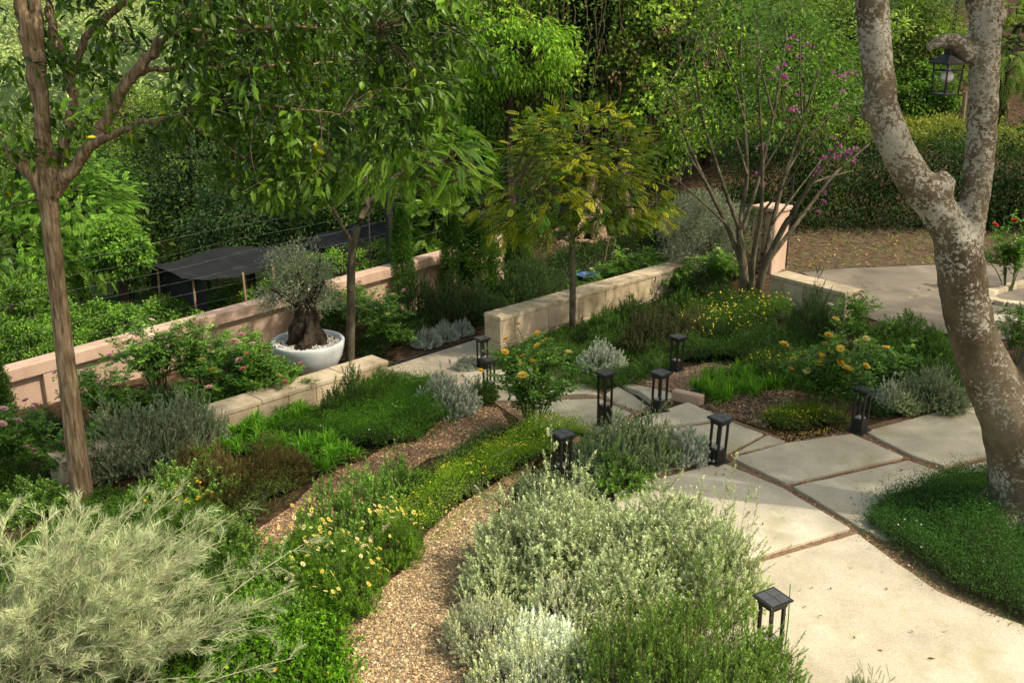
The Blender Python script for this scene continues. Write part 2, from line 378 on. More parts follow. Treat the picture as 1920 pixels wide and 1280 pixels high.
sheet('gravel_path', GRAV_LOW, M['gravelbase'], .012)
GRAV_BED = zpoly([(1300, 765), (1400, 735), (1490, 728), (1490, 772), (1432, 803)], 0)
sheet('mulch', GRAV_BED, M['soil'], .012)

# ------------------------------------------------------------------ loose stones lying on the gravel
def pebbles(name, poly, density, size, cols, label, dz=.012, flat=.55):
    ico = np.array([[0, 0, 1], [.894, 0, .447], [.276, .851, .447], [-.724, .526, .447], [-.724, -.526, .447], [.276, -.851, .447],
                    [.724, .526, -.447], [-.276, .851, -.447], [-.894, 0, -.447], [-.276, -.851, -.447], [.724, -.526, -.447], [0, 0, -1]])
    f = np.array([[0, 1, 2], [0, 2, 3], [0, 3, 4], [0, 4, 5], [0, 5, 1], [1, 6, 2], [2, 7, 3], [3, 8, 4], [4, 9, 5], [5, 10, 1], [6, 7, 2], [7, 8, 3], [8, 9, 4], [9, 10, 5], [10, 6, 1], [11, 7, 6], [11, 8, 7], [11, 9, 8], [11, 10, 9], [11, 6, 10]])
    Q = sample_poly(poly, density); n = len(Q)
    s = size * np.exp(rng.normal(0, .32, n)); a = rng.random(n) * 2 * PI
    sh = np.stack([1.1 * np.exp(rng.normal(0, .22, n)), .8 * np.exp(rng.normal(0, .2, n)), flat * np.exp(rng.normal(0, .2, n))], 1)
    V = ico[None] * (1 + rng.normal(0, .16, (n, 12, 1))) * (sh * s[:, None] / 2)[:, None]
    tl = rng.normal(0, .28, (n, 2)); V[..., 2] += V[..., 0] * tl[:, :1] + V[..., 1] * tl[:, 1:]
    x = V[..., 0] * np.cos(a)[:, None] - V[..., 1] * np.sin(a)[:, None]; y = V[..., 0] * np.sin(a)[:, None] + V[..., 1] * np.cos(a)[:, None]
    z = V[..., 2] + (ground_z(Q[:, 0], Q[:, 1]) + dz + s * .16)[:, None]
    c = np.array(cols)[rng.integers(0, len(cols), n)] * np.exp(rng.normal(0, .25, (n, 1)))
    mbp = MB(); mbp.add(np.stack([x + Q[:, :1], y + Q[:, 1:], z], -1).reshape(-1, 3), (np.arange(n) * 12)[:, None, None] + f[None] if False else ((np.arange(n) * 12)[:, None, None] + f[None]).reshape(-1, 3), np.repeat(np.clip(c, 0, .8), 12, 0))
    return world(mbp, name, M['pebble'], 'stuff', label, 'gravel')
GC = [(.44, .32, .165), (.53, .41, .235), (.38, .27, .135), (.27, .19, .105), (.56, .47, .31), (.18, .15, .11), (.46, .33, .17), (.49, .37, .20)]
pebbles('gravel', GRAV_MAIN, 6000, .0155, GC, 'tan pea gravel on the curving path beside the silver shrubs')
pebbles('gravel', GRAV_LOW, 1500, .021, [(.46, .29, .16), (.32, .19, .10), (.55, .38, .22), (.2, .12, .07)], 'brown bark chips and gravel on the lower garden path')
pebbles('gravel', GRAV_BED, 1600, .022, [(.32, .2, .11), (.22, .14, .08), (.40, .28, .18), (.14, .09, .06)], 'brown chippings in the bed beside the yellow rose bush')

# ------------------------------------------------------------------ paving slabs
SLABS = [
 (0, [(1392, 1062), (1607, 999), (1665, 1042), (1760, 1108), (1860, 1150), (1990, 1195), (2300, 1420), (2250, 1700), (1280, 1700), (1300, 1250), (1325, 1120)], 'largest sunlit cream slab at the front right corner'),
 (0, [(1150, 925), (1200, 905), (1352, 866), (1468, 914), (1594, 989), (1385, 1051), (1310, 1085), (1200, 1060)], 'cream slab in front of the bollard light, left of the long joint'),
 (0, [(1372, 857), (1476, 829), (1598, 812), (1694, 855), (1474, 905)], 'cream slab between two bollard lights at the planting bed edge'),
 (0, [(1488, 911), (1703, 862), (1803, 896), (1850, 915), (1760, 990), (1660, 1010), (1613, 988)], 'cream slab touching the ground cover under the pale tree'),
 (0, [(1622, 808), (1810, 757), (1900, 735), (2050, 800), (1772, 873), (1712, 853)], 'cream slab right of the shaded bollard, reaching behind the pale trunk'),
 (0, [(1786, 880), (2060, 806), (2200, 870), (1960, 960), (1830, 905)], 'narrow cream slab by the foot of the pale trunk'),
 (0, [(1140, 812), (1275, 801), (1366, 789), (1431, 813), (1360, 849), (1190, 896), (1120, 860)], 'small cream slab between grey herbs and the joint by the bollard'),
 (0, [(1146, 800), (1290, 753), (1358, 783), (1268, 795), (1140, 806)], 'sunlit cream step slab above the lower walk'),
 (0, [(1376, 849), (1440, 815), (1472, 826)], 'triangular cream slab beside the yellow ground cover'),
 (1, [(985, 702), (1092, 703), (1128, 738), (1000, 746)], 'lower slab just behind the yellow rose bush'),
 (1, [(1000, 752), (1124, 746), (1184, 772), (1140, 803), (1000, 800)], 'lower slab right behind the tall bollard light'),
 (1, [(1134, 740), (1158, 727), (1211, 760), (1194, 769)], 'lower slab right of the tall bollard, between two slanting joints'),
 (1, [(1168, 722), (1256, 700), (1300, 722), (1256, 750), (1222, 758)], 'lower slab behind the bollard at the step'),
 (1, [(1264, 698), (1330, 682), (1372, 690), (1308, 718)], 'lower slab right of the far bollard, by the green tufts'),
 (1, [(866, 700), (950, 693), (978, 702), (990, 746), (930, 748), (900, 728)], 'lower slab at the two small bollards'),
]
for lev, pl, lab in SLABS:
    q = zpoly(pl, 0.045) if lev == 0 else [tuple(g[:2]) if (g := on_ground(*p, dz=.05))[2] < -.36 else tuple(at_z(*p, -.31)[:2]) for p in pl]
    a = np.array(q); mb = MB()
    # re-sample the outline so the cast edge wanders a little, as hand-laid concrete does
    o = []
    for i in range(len(a)):
        p0, p1 = a[i], a[(i + 1) % len(a)]; m = max(2, int(np.linalg.norm(p1 - p0) / .12))
        for t in range(m):
            w = p0 + (p1 - p0) * t / m
            o.append(w + (rng.normal(0, .004, 2) if t else 0))
    z1 = np.full(len(o), .045) if lev == 0 else np.minimum(ground_z(np.array(o)[:, 0], np.array(o)[:, 1]), -.36) + .05
    mb.prism(o, (z1 - .42) if lev == 0 else z1 - .09, z1, np.full(3, rng.uniform(.88, 1.08)))
    s = world(mb, 'paving_slab', M['slab'], None, lab, 'paving slab', 'concrete paving slabs of the garden walk', origin=(a[:, 0].mean(), a[:, 1].mean(), 0))
    bevel(s, .008, 2)
JOINT = zpoly([(1355, 862), (1440, 812), (1600, 806), (1850, 860), (1850, 905), (1700, 1080), (1590, 1000), (1390, 1060), (1380, 1048), (1480, 915)], 0)
pebbles('gravel', JOINT, 1500, .017, [(.40, .22, .12), (.34, .2, .12), (.5, .34, .22), (.24, .15, .09)], 'red brown chippings filling the joints between the slabs', dz=.010, flat=.5)
# small dead leaves scattered over the slabs
def litter(name, poly, n, size, cols, label, dz):
    Q = sample_poly(poly, n); k = len(Q); mbq = MB(); P = np.c_[Q, ground_z(Q[:, 0], Q[:, 1]) + dz]
    a = rng.random(k) * 2 * PI; D = np.c_[np.cos(a), np.sin(a), rng.normal(.05, .2, k)]
    leaves(mbq, P, D, np.tile([0, 0, 1.0], (k, 1)) + rng.normal(0, .3, (k, 3)), size * np.exp(rng.normal(0, .3, k)), size * .5, np.array(cols)[rng.integers(0, len(cols), k)], fold=.3, droop=-.2)
    return world(mbq, name, M['leaf'], 'stuff', label, 'leaf litter')
litter('fallen_leaves', zpoly([(1300, 900), (1470, 830), (1800, 760), (1900, 880), (1900, 1250), (1500, 1250)], 0), 5.0, .040, [(.10, .05, .02), (.30, .22, .09), (.06, .035, .02), (.2, .12, .05)], 'few dry leaves scattered on the cream slabs', .055)
litter('fallen_leaves', BANK, 60, .075, [(.24, .15, .06), (.3, .19, .08), (.2, .11, .05), (.12, .07, .035), (.16, .09, .045), (.14, .22, .04), (.18, .26, .05), (.10, .18, .03), (.4, .32, .13)], 'yellow and brown leaf litter on the bank below the hedge', .02)
litter('fallen_leaves', ROAD, 1.6, .09, [(.4, .3, .12), (.2, .12, .06), (.5, .45, .2)], 'dry leaves scattered over the grey road', .025)

# ------------------------------------------------------------------ walls
def ds(d, s, z): return np.array([NX * d + UX * s, NY * d + UY * s, z])
def ds_box(mb, d0, d1, s0, s1, z0a, z0b, z1a, z1b, col=(1, 1, 1)):
    v = [ds(d0, s0, z0a), ds(d1, s0, z0a), ds(d1, s1, z0b), ds(d0, s1, z0b), ds(d0, s0, z1a), ds(d1, s0, z1a), ds(d1, s1, z1b), ds(d0, s1, z1b)]
    # d grows to the house, s grows away: order faces outward
    mb.add(v, np.array([[0, 3, 2, 1], [4, 5, 6, 7], [0, 1, 5, 4], [1, 2, 6, 5], [2, 3, 7, 6], [3, 0, 4, 7]]), col)
def s_on_plane(px, d):
    r = ray(px, 600); t = d / (NX * r[0] + NY * r[1]); p = CAM + r * t; return UX * p[0] + UY * p[1]
WTOP = lambda s: -.43 + .032 * (s - 5)
WS0, WS1 = 2.6, s_on_plane(952, -16.2)
wr = empty('boundary_wall', ds(-16.2, 10, -1.3), 'long dusty pink rendered wall with recessed panels crossing the garden', 'wall')
o0 = np.array(wr.location)
mb = MB(); ds_box(mb, -16.30, -16.17, WS0, WS1, -2.4, -2.4, WTOP(WS0) - .12, WTOP(WS1) - .12); bevel(mb.build('wall_panel', M['pink'], wr, o0), .006)
mb = MB(); ds_box(mb, -16.37, -16.06, WS0 - .02, WS1 + .02, WTOP(WS0) - .235, WTOP(WS1) - .235, WTOP(WS0), WTOP(WS1)); bevel(mb.build('coping', M['pink'], wr, o0), .03, 3)
piers = [s_on_plane(p, -16.1) for p in (84, 368, 838)]
for s in [WS0 + .2] + piers:
    mb = MB(); ds_box(mb, -16.35, -16.07, s - .17, s + .17, -2.3, -2.3, WTOP(s - .16) - .237, WTOP(s + .16) - .237); bevel(mb.build('pier', M['pink'], wr, o0), .008)
mb = MB(); ds_box(mb, -16.055, -15.80, s_on_plane(640, -16), WS1, -1.45, -1.45, -1.02, -.92); bevel(mb.build('footing', M['pink'], wr, o0), .015)
# electric wires strung above the wall on thin stays
wf = empty('wire_fence', ds(-16.75, 10, -2), 'thin electric wires strung on stays behind the pink wall', 'wire fence'); of = np.array(wf.location)
for k in range(6):
    z = .02 + k * .27
    pts = [ds(-16.75, s, WTOP(s) + z + .02 * math.sin(s * 1.7 + k)) for s in np.linspace(1.5, 21, 40)]
    mb = MB(); mb.tube(pts, .0016, 4, (.16, .16, .155)); mb.build('wire', M['stem'], wf, of)
for s in (3.2, 12.9, 19.5):
    mb = MB(); mb.tube([ds(-16.75, s, -2.2), ds(-16.75, s, WTOP(s) + 1.45)], .018, 6, (.05, .05, .05)); mb.build('stay', M['stem'], wf, of)

def stone_wall(label, P0, P1, zb, zt, thick, rows=2, capz=.075, lead=.55):
    """cut blocks in courses under flat cap stones, from P0 to P1 (front face line)"""
    P0 = np.array(P0, float); P1 = np.array(P1, float); Ld = np.linalg.norm(P1 - P0); u = (P1 - P0) / Ld; nv = np.array([u[1], -u[0]])
    ang = math.atan2(u[1], u[0]); mid = (P0 + P1) / 2
    root = empty('stone_wall', (mid[0], mid[1], zb), label, 'wall'); org = np.array(root.location)
    H = zt - capz - zb; rh = H / rows; mbs = MB(); mc = MB()
    for r in range(rows):
        x = 0 if r % 2 == 0 else -lead / 2
        while x < Ld:
            w = lead * rng.uniform(.75, 1.3); a = max(x, 0); b = min(x + w, Ld)
            if b - a > .05:
                c = P0 + u * (a + b) / 2 - nv * thick / 2
                mbs.box((c[0] + nv[0] * rng.uniform(-.006, .006), c[1] + nv[1] * rng.uniform(-.006, .006), zb + rh * (r + .5)), (b - a - .008, thick, rh - .007), np.array([1, .98, .95]) * rng.uniform(.72, 1.12) * np.array([1, rng.uniform(.93, 1.0), rng.uniform(.84, 1.02)]), ang)
            x += w
    x = 0
    while x < Ld:
        w = lead * rng.uniform(1.1, 1.7); b = min(x + w, Ld)
        if Ld - b < .2: b = Ld
        c = P0 + u * (x + b) / 2 - nv * thick / 2
        mc.box((c[0], c[1], zt - capz / 2 + rng.uniform(-.004, .004)), (b - x - .006, thick + .03, capz), np.array([1.06, 1.02, .96]) * rng.uniform(.85, 1.12), ang); x = b
    bevel(mbs.build('masonry', M['stone'], root, org), .012, 2); bevel(mc.build('coping', M['stone'], root, org), .012, 2)
    return root
sw1 = stone_wall('pale low stone wall left of the path, beside the white pot', ds(-12.35, 4.3, 0)[:2], ds(-12.35, 9.78, 0)[:2], -1.15, -.56, .42)
sw2 = stone_wall('long stone wall running back from the far side of the path gap', ds(-11.95, 12.05, 0)[:2], ds(-11.75, 18.6, 0)[:2], -1.15, -.22, .42, 2, lead=.78)
a3 = at_z(1440, 575, -.05); b3 = at_z(1580, 612, -.02)
sw3 = stone_wall('grey stone wall beside the road, bush at its near end', a3[:2], b3[:2], -.45, .56, .42, 2, lead=.5)
# timber-like garden edging between gravel path and lower bed
mb = MB(); e = [at_z(*p, 0.03) for p in ((520, 1150), (570, 1112), (660, 1040), (735, 978), (830, 914), (905, 872), (985, 826))]
for i in range(len(e) - 1):
    a, b = e[i], e[i + 1]; u = (b - a)[:2]; ln = np.linalg.norm(u); ang = math.atan2(u[1], u[0]); m = (a + b) / 2
    mb.box((m[0], m[1], -.12), (ln - .006, .055, .36), (1, .95, .9), ang)
bevel(world(mb, 'garden_edging', M['stone'], None, 'low tan edging strip between curving gravel path and lower bed', 'edging'), .01)
mb = MB(); a = at_z(1263, 729, .14); b = at_z(1318, 744, .12); c2 = at_z(1470, 722, .10)
for p, q in ((a, b),):
    u = (q - p)[:2]; ln = np.linalg.norm(u); m = (p + q) / 2; mb.box((m[0], m[1], -.17), (ln, .13, .62), (1, 1, 1), math.atan2(u[1], u[0]))
bevel(world(mb, 'retaining_wall', M['pink'], None, 'short terracotta kerb wall holding up the bed of green tufts', 'wall'), .015)
# stone kerb around the planting at the right of the road
mb = MB(); ks = [at_z(*p, .0) for p in ((2050, 520), (1960, 530), (1890, 542), (1852, 553), (1850, 566), (1880, 575), (1960, 580), (2060, 585))]; ks = spline(ks, 26)
for r in range(1):
    for i in range(len(ks) - 1):
        u = (ks[i + 1] - ks[i])[:2]; m = (ks[i] + ks[i + 1]) / 2; mb.box((m[0], m[1], .05 + .11 * r), (np.linalg.norm(u) - .01, .2, .10), np.full(3, rng.uniform(.7, 1.05)), math.atan2(u[1], u[0]))
bevel(world(mb, 'stone_kerb', M['stone'], None, 'curved low brick-like stone kerb round the red flowering shrub', 'kerb'), .012)
mb = MB(); q = zpoly([(1845, 588), (1990, 594), (1990, 608), (1850, 600)], .05); mb.prism(q, -.05, .05)
world(mb, 'kerbstone', M['slab'], None, 'pale straight kerb strip at the right edge of the road', 'kerb')
# gate pillars
def pillar(label, px, py, w, h, mat, rot=.5):
    p = on_ground(px, py); root = empty('gate_pillar', p, label, 'pillar'); m1 = MB(); m1.box((0, 0, h / 2 - .1), (w, w, h + .2), (1, 1, 1), rot); bevel(m1.build('shaft', mat, root), .03, 3)
    m2 = MB(); m2.box((0, 0, h + .045), (w + .08, w + .08, .085), (1, 1, 1), rot); bevel(m2.build('cap', mat, root), .02); return root
pillar('pink rendered gate pillar left of the road behind the bare stems', 1438, 506, .52, 1.24, M['pink'], .75)
mb = MB(); p = on_ground(1472, 500); mb.tube([p, p + np.array([0, 0, 1.9])], .03, 8, (.02, .02, .02)); mb.box(p + np.array([0, 0, 1.0]), (.09, .09, .09), (.02, .02, .02))
world(mb, 'gate_post', M['black'], None, 'thin black gate post beside the pink pillar', 'post')

# black irrigation pipe along the far edge of the garden path, green cane by the nearest light
mb = MB(); q = spline(np.array([np.r_[p, 0] for p in line_ds([(-13.2, 9.0), (-13.22, 10.5), (-13.17, 12), (-13.24, 13.5), (-13.2, 16)])]), 30); q[:, 2] = ground_z(q[:, 0], q[:, 1]) + .035
mb.tube(q, .022, 8, (.02, .02, .02)); world(mb, 'irrigation_pipe', M['pebble'], None, 'black irrigation pipe lying along the far edge of the garden path', 'pipe')
p = at_z(1471, 1222, .045); mb = MB(); mb.tube([p, p + np.array([.01, .02, .3]), p + np.array([.0, .03, .62])], [.006, .0055, .004], 6, (.10, .30, .04)); world(mb, 'green_cane', M['pebble'], None, 'thin green cane standing just right of the nearest bollard light', 'cane')
pebbles('gravel', LOWBED, 900, .02, [(.40, .28, .18), (.5, .37, .25), (.3, .19, .12), (.2, .14, .1)], 'brown gravel between the lower slabs and the grass', dz=.008)
# ------------------------------------------------------------------ made objects
def simple_mat(name, col, rough=.5, spec=.4, metal=0, bump=.1, scale=20):
    c = np.array(col); return surf_mat(name, [(0, c * .75), (1, np.minimum(c * 1.15, .9))], scale, 6, rough, bump, 150, spec=spec, metal=metal, bdist=.002)
M['solar'] = simple_mat('solar_glass', (.075, .078, .08), .3, .5)
M['lens'] = simple_mat('frosted_lens', (.30, .30, .29), .4)
M['potglaze'] = surf_mat('pale_glazed_pot', [(0, (.58, .62, .62)), (1, (.68, .72, .72))], 2, 6, .42, .06, 90, spots=[(3, .56, .8, (.46, .48, .45)), (9, .66, .8, (.40, .38, .32))], stretch=(1, 1, .5), bdist=.002)
M['net'] = surf_mat('black_shade_net', [(0, (.007, .008, .009)), (.6, (.013, .014, .015)), (1, (.026, .026, .026))], 2.2, 8, .8, .5, 240, spots=(3, .66, .74, (.10, .085, .05)), spec=.2, bdist=.01)
M['wood'] = surf_mat('weathered_wood', [(0, (.12, .08, .05)), (1, (.30, .21, .13))], 3, 8, .85, .4, 40, stretch=(6, 6, .6), bdist=.004)
M['blue'] = simple_mat('blue_plastic', (.03, .09, .26), .45)
M['white'] = simple_mat('white_roof_sheet', (.72, .73, .72), .5)
M['grey'] = simple_mat('grey_post_paint', (.38, .39, .38), .5)
def glass_mat():
    m, nt, out = new_mat('lantern_glass'); L = nt.links
    g = N(nt, 'ShaderNodeBsdfGlossy'); g.inputs['Roughness'].default_value = .05; t = N(nt, 'ShaderNodeBsdfTransparent')
    s = N(nt, 'ShaderNodeMixShader'); s.inputs[0].default_value = .05; L.new(t.outputs[0], s.inputs[1]); L.new(g.outputs[0], s.inputs[2]); L.new(s.outputs[0], out.inputs[0]); return m
M['glass'] = glass_mat()

def make_bollard(boxh=.15, total=.56):
    r = empty('bollard_light'); w = .15
    m = MB(); m.box((0, 0, .008), (.225, .225, .016)); bevel(m.build('base_plate', M['black'], r), .003)
    m = MB(); m.box((0, 0, .016 + boxh / 2), (w, w, boxh)); bevel(m.build('base_box', M['black'], r), .004)
    m = MB(); m.box((0, 0, .016 + boxh + .006), (w - .05, w - .05, .012)); m.build('lens', M['lens'], r)
    ph = total - .075 - boxh - .016
    for sx in (-1, 1):
        for sy in (-1, 1):
            m = MB(); m.box((sx * (w / 2 - .012), sy * (w / 2 - .012), .016 + boxh + ph / 2), (.024, .024, ph)); m.build('post', M['black'], r)
    m = MB(); z = total - .075
    a = .082; b = .113; k = [(a, 0), (a, .018), (a + .006, .03), (b, .055), (b, .068)]
    for (r0, z0), (r1, z1) in zip(k[:-1], k[1:]):
        v = [(-r0, -r0, z + z0), (r0, -r0, z + z0), (r0, r0, z + z0), (-r0, r0, z + z0), (-r1, -r1, z + z1), (r1, -r1, z + z1), (r1, r1, z + z1), (-r1, r1, z + z1)]
        m.add(v, np.array([[0, 1, 5, 4], [1, 2, 6, 5], [2, 3, 7, 6], [3, 0, 4, 7]]))
    m.add([(-b, -b, z + .068), (b, -b, z + .068), (b, b, z + .068), (-b, b, z + .068)], np.array([[0, 1, 2, 3]])); m.add([(-a, -a, z), (a, -a, z), (a, a, z), (-a, a, z)], np.array([[3, 2, 1, 0]]))
    cp = m.build('cap', M['black'], r)
    m = MB(); q = b * .86
    for i in range(2):
        for j in range(2): m.box(((i - .5) * q, (j - .5) * q, z + .070), (q - .006, q - .006, .005))
    m.build('solar_panel', M['solar'], cp)
    return r
BG = 'black bollard lights along the garden walk'
bo = make_bollard(); bo_tall = make_bollard(.30, .80); used = [False]
def bollard(px, py, label, dz=.045, rot=.62, proto=None, first=False):
    o = proto if first else copy_tree(proto)
    p = at_z(px, py, dz) if dz < .1 and dz >= 0.04 else on_ground(px, py)
    o.location = (p[0], p[1], p[2] if dz >= .04 else p[2] + .03); o.rotation_euler = (rng.normal(0, .014), rng.normal(0, .014), rot + rng.normal(0, .05))
    tag(o, label, 'bollard light', BG)
bollard(1441, 1229, 'black bollard light nearest the camera, standing in the rosemary by the sunlit slab', .045, .50, bo, True)
bollard(1343, 864, 'black bollard light on the corner of the slab beside the grey herbs', .045, .62, bo)
bollard(1610, 806, 'black bollard light in shade at the foot of the yellow rose bush on the right', .045, .7, bo)
bollard(1054, 897, 'black bollard light rising out of grey green herbs near the gravel path', .045, .55, bo)
bollard(1235, 775, 'black bollard light half hidden below the step slab', 0, .7, bo)
bollard(905, 692, 'small far bollard light at the end of the stone wall and path', 0, .6, bo)
bollard(917, 738, 'small bollard light just left of the yellow rose bush in the middle', 0, .6, bo)
bollard(1267, 697, 'far black bollard light before the strappy green grass and daisies', 0, .7, bo)
bollard(1133, 803, 'tallest black bollard light, on a deep box base above the lower walk', 0, .62, bo_tall, True)

# big pot with the old olive
PP = on_ground(581, 697); PP[2] = -1.12
pot = empty('planter_pot', PP, 'large pale grey bowl shaped pot holding the old olive tree', 'plant pot')
m = MB(); m.lathe([(.0, .0), (.30, .0), (.36, .02), (.50, .16), (.59, .34), (.635, .52), (.645, .60), (.635, .625), (.60, .63), (.575, .61), (.57, .54)], 64); m.build('pot_body', M['potglaze'], pot, smooth=True)
m = MB(); m.lathe([(.0, .565), (.3, .56), (.572, .545)], 48, col=(.5, .47, .4)); m.build('soil', M['gravelbase'], pot)
ico_save = None
def ring_pebbles(parent):
    n = 1500; r = .565 * np.sqrt(rng.random(n)); a = rng.random(n) * 2 * PI; mbp = MB()
    for x, y, s, c in zip(r * np.cos(a), r * np.sin(a), .016 * np.exp(rng.normal(0, .25, n)), rng.uniform(.5, .78, n)):
        mbp.add(np.array([[1, 0, 0], [0, 1, 0], [-1, 0, 0], [0, -1, 0], [0, 0, .7], [0, 0, -.7]]) * s * rng.uniform(.7, 1.2, (6, 1)) + (x, y, .566), np.array([[0, 1, 4], [1, 2, 4], [2, 3, 4], [3, 0, 4], [1, 0, 5], [2, 1, 5], [3, 2, 5], [0, 3, 5]]), np.array([1, .97, .9]) * c)
    tag(mbp.build('white_pebbles', M['pebble'], parent), kind='stuff')
ring_pebbles(pot)

# black post by the wall, pale pole behind, wooden stakes
def post(label, px, py, h, w, mat, name='post', square=True, base=None, lean=(0, 0), cat='post', arms=0):
    p = on_ground(px, py) if base is None else np.array(base, float); m = MB()
    if square: m.box((p[0], p[1], p[2] + h / 2 - .1), (w, w, h + .2), (1, 1, 1), .75); m.box((p[0], p[1], p[2] + .06), (w * 1.9, w * 1.9, .02), (1, 1, 1), .75)
    else: m.tube([p - np.array([0, 0, .1]), p + np.array([lean[0] * .5, lean[1] * .5, h * .5]), p + np.array([lean[0], lean[1], h])], [w / 2, w / 2 * .9, w / 2 * .8], 8)
    for i in range(arms): m.box((p[0] + .0, p[1], p[2] + h * .35 + i * .3), (w * 1.2, w * 1.2, .02), (1, 1, 1), .75)
    o = world(m, name, mat, None, label, cat, origin=p); bevel(o, .004); return o
post('tall square black steel post in front of the pink wall', 736, 572, 3.3, .12, M['black'], 'steel_post', arms=7)
pg = at_y(904, 268, 27); post('pale grey pole standing before the ivy covered tree', 0, 0, pg[2] + 1.2 + 1.6, .11, M['grey'], 'utility_pole', False, base=(pg[0], pg[1], -.9), cat='pole')
post('brown wooden stake with a short cross piece between the cypresses', 880, 548, 1.02, .05, M['wood'], 'wooden_stake', False, cat='stake')
mb = MB(); p = on_ground(880, 548) + np.array([0, 0, 1.0]); mb.tube([p + np.array([-.2, -.1, -.05]), p + np.array([.12, .05, .03])], .018, 6)
bpy.data.objects['wooden_stake']
world(mb, 'wooden_crosspiece', M['wood'], None, 'short stick tied across the wooden stake by the cypress', 'stick')

# shade nets beyond the wall
def shade(label, roof_px, z, post_px, drop_edge=None, sag=.09):
    poly = zpoly(roof_px, z); a = np.array(poly); root = empty('shade_shelter', (a[:, 0].mean(), a[:, 1].mean(), float(ground_z(a[:, 0].mean(), a[:, 1].mean()))), label, 'shade shelter'); org = np.array(root.location)
    zf = lambda x, y: z + sag * (np.sin(x * 1.9 + y) * np.sin(y * 1.3 - x * .4)) - sag * .6 * np.clip(edge_dist(np.c_[x, y], poly), 0, 1)
    o = sheet('net_roof', poly, M['net'], 0, .3, None, zf); o.parent = root; o.location = tuple(-org)
    if drop_edge:
        e = zpoly(drop_edge, z); m = MB(); V = []
        k = 14
        for i in range(k):
            t = i / (k - 1); x = e[0][0] * (1 - t) + e[1][0] * t; y = e[0][1] * (1 - t) + e[1][1] * t; d = .55 + .35 * abs(math.sin(t * 5)) - .2 * t
            V += [(x, y, z), (x + .06 * math.sin(9 * t), y - .1, z - d * .5), (x + .1 * math.sin(7 * t), y - .14, z - d)]
        m.add(V, np.array([[i * 3 + j, i * 3 + j + 1, i * 3 + j + 4, i * 3 + j + 3] for i in range(k - 1) for j in range(2)])); m.build('net_side', M['net'], root, org, True)
    for p in post_px:
        q = at_z(p[0], p[1], z); g = float(ground_z(q[0], q[1])); m = MB()
        m.tube([(q[0] + rng.normal(0, .06), q[1], g - .1), (q[0], q[1], z - .01)], [.035, .028], 7); m.build('post', M['wood'], root, org, True)
    return root
shade('black shade net shelter with hanging side flap behind the pink wall', [(283, 497), (342, 527), (388, 527), (470, 507), (545, 489), (610, 470), (596, 452), (470, 462), (345, 480)], -1.0, [(296, 503), (362, 525), (455, 510), (512, 497), (560, 460), (400, 470)], [(283, 497), (385, 527)])
shade('farther black shade net roof seen left of the steel post', [(572, 458), (640, 470), (715, 455), (790, 435), (752, 416), (660, 422), (600, 438)], -.9, [(640, 468), (700, 457), (720, 425), (782, 434), (590, 446)])
# tub and rakes
p = on_ground(1103, 545); tub = empty('plastic_tub', p, 'blue plastic tub behind the long stone wall', 'tub')
m = MB(); m.lathe([(.0, .0), (.20, .0), (.27, .36), (.295, .37), (.29, .39), (.255, .385), (.19, .04), (0, .03)], 28); m.build('tub_body', M['blue'], tub, smooth=True)
m = MB(); m.lathe([(.285, .375), (.305, .38), (.305, .40), (.285, .405)], 28); m.build('rim', M['blue'], tub, smooth=True)
for i, (a, b, lab) in enumerate((((1122, 520), (1136, 438), 'left of two long wooden tool handles leaning above the blue tub'), ((1134, 522), (1146, 442), 'right of two long wooden tool handles leaning above the blue tub'))):
    p = on_ground(a[0], 548); q = p + np.array([.22, .1, 1.28]); m = MB(); m.tube([p, (p + q) / 2, q], .018, 7, (.42, .22, .14)); world(m, 'tool_handle', M['wood'], None, lab, 'garden tool', 'tool handles by the blue tub')
# far shed and poles at the right
g = at_y(1905, 240, 36); zt = at_y(1905, 222, 36)[2]; zg = float(ground_z(g[0], g[1]))
shed = empty('shed', (g[0] + 2, 37.5, min(zg, zt - 1.5)), 'low white roofed shed far right behind the hedge', 'shed'); so = np.array(shed.location)
m = MB(); m.box((g[0] + 2.2, 37.5, zt - 1.0), (5, 3, 1.8)); m.build('wall', M['pink'], shed, so)
m = MB()
n = 60; xs = np.linspace(g[0] - .7, g[0] + 5.2, n); V = []
for i, x in enumerate(xs):
    w = .035 * (i % 2); V += [(x, 35.7, zt - .22 + w), (x, 39.3, zt + .25 + w)]
m.add(V, np.array([[2 * i, 2 * i + 2, 2 * i + 3, 2 * i + 1] for i in range(n - 1)])); m.build('roof', M['white'], shed, so)
a = at_y(1800, 262, 27); b = at_y(1810, 172, 27); m = MB(); m.tube([(a[0], 27, float(ground_z(a[0], 27)) - .2), a, b], [.07, .07, .06], 8); world(m, 'wooden_pole', M['wood'], None, 'leaning pale wooden pole behind the lantern', 'pole')

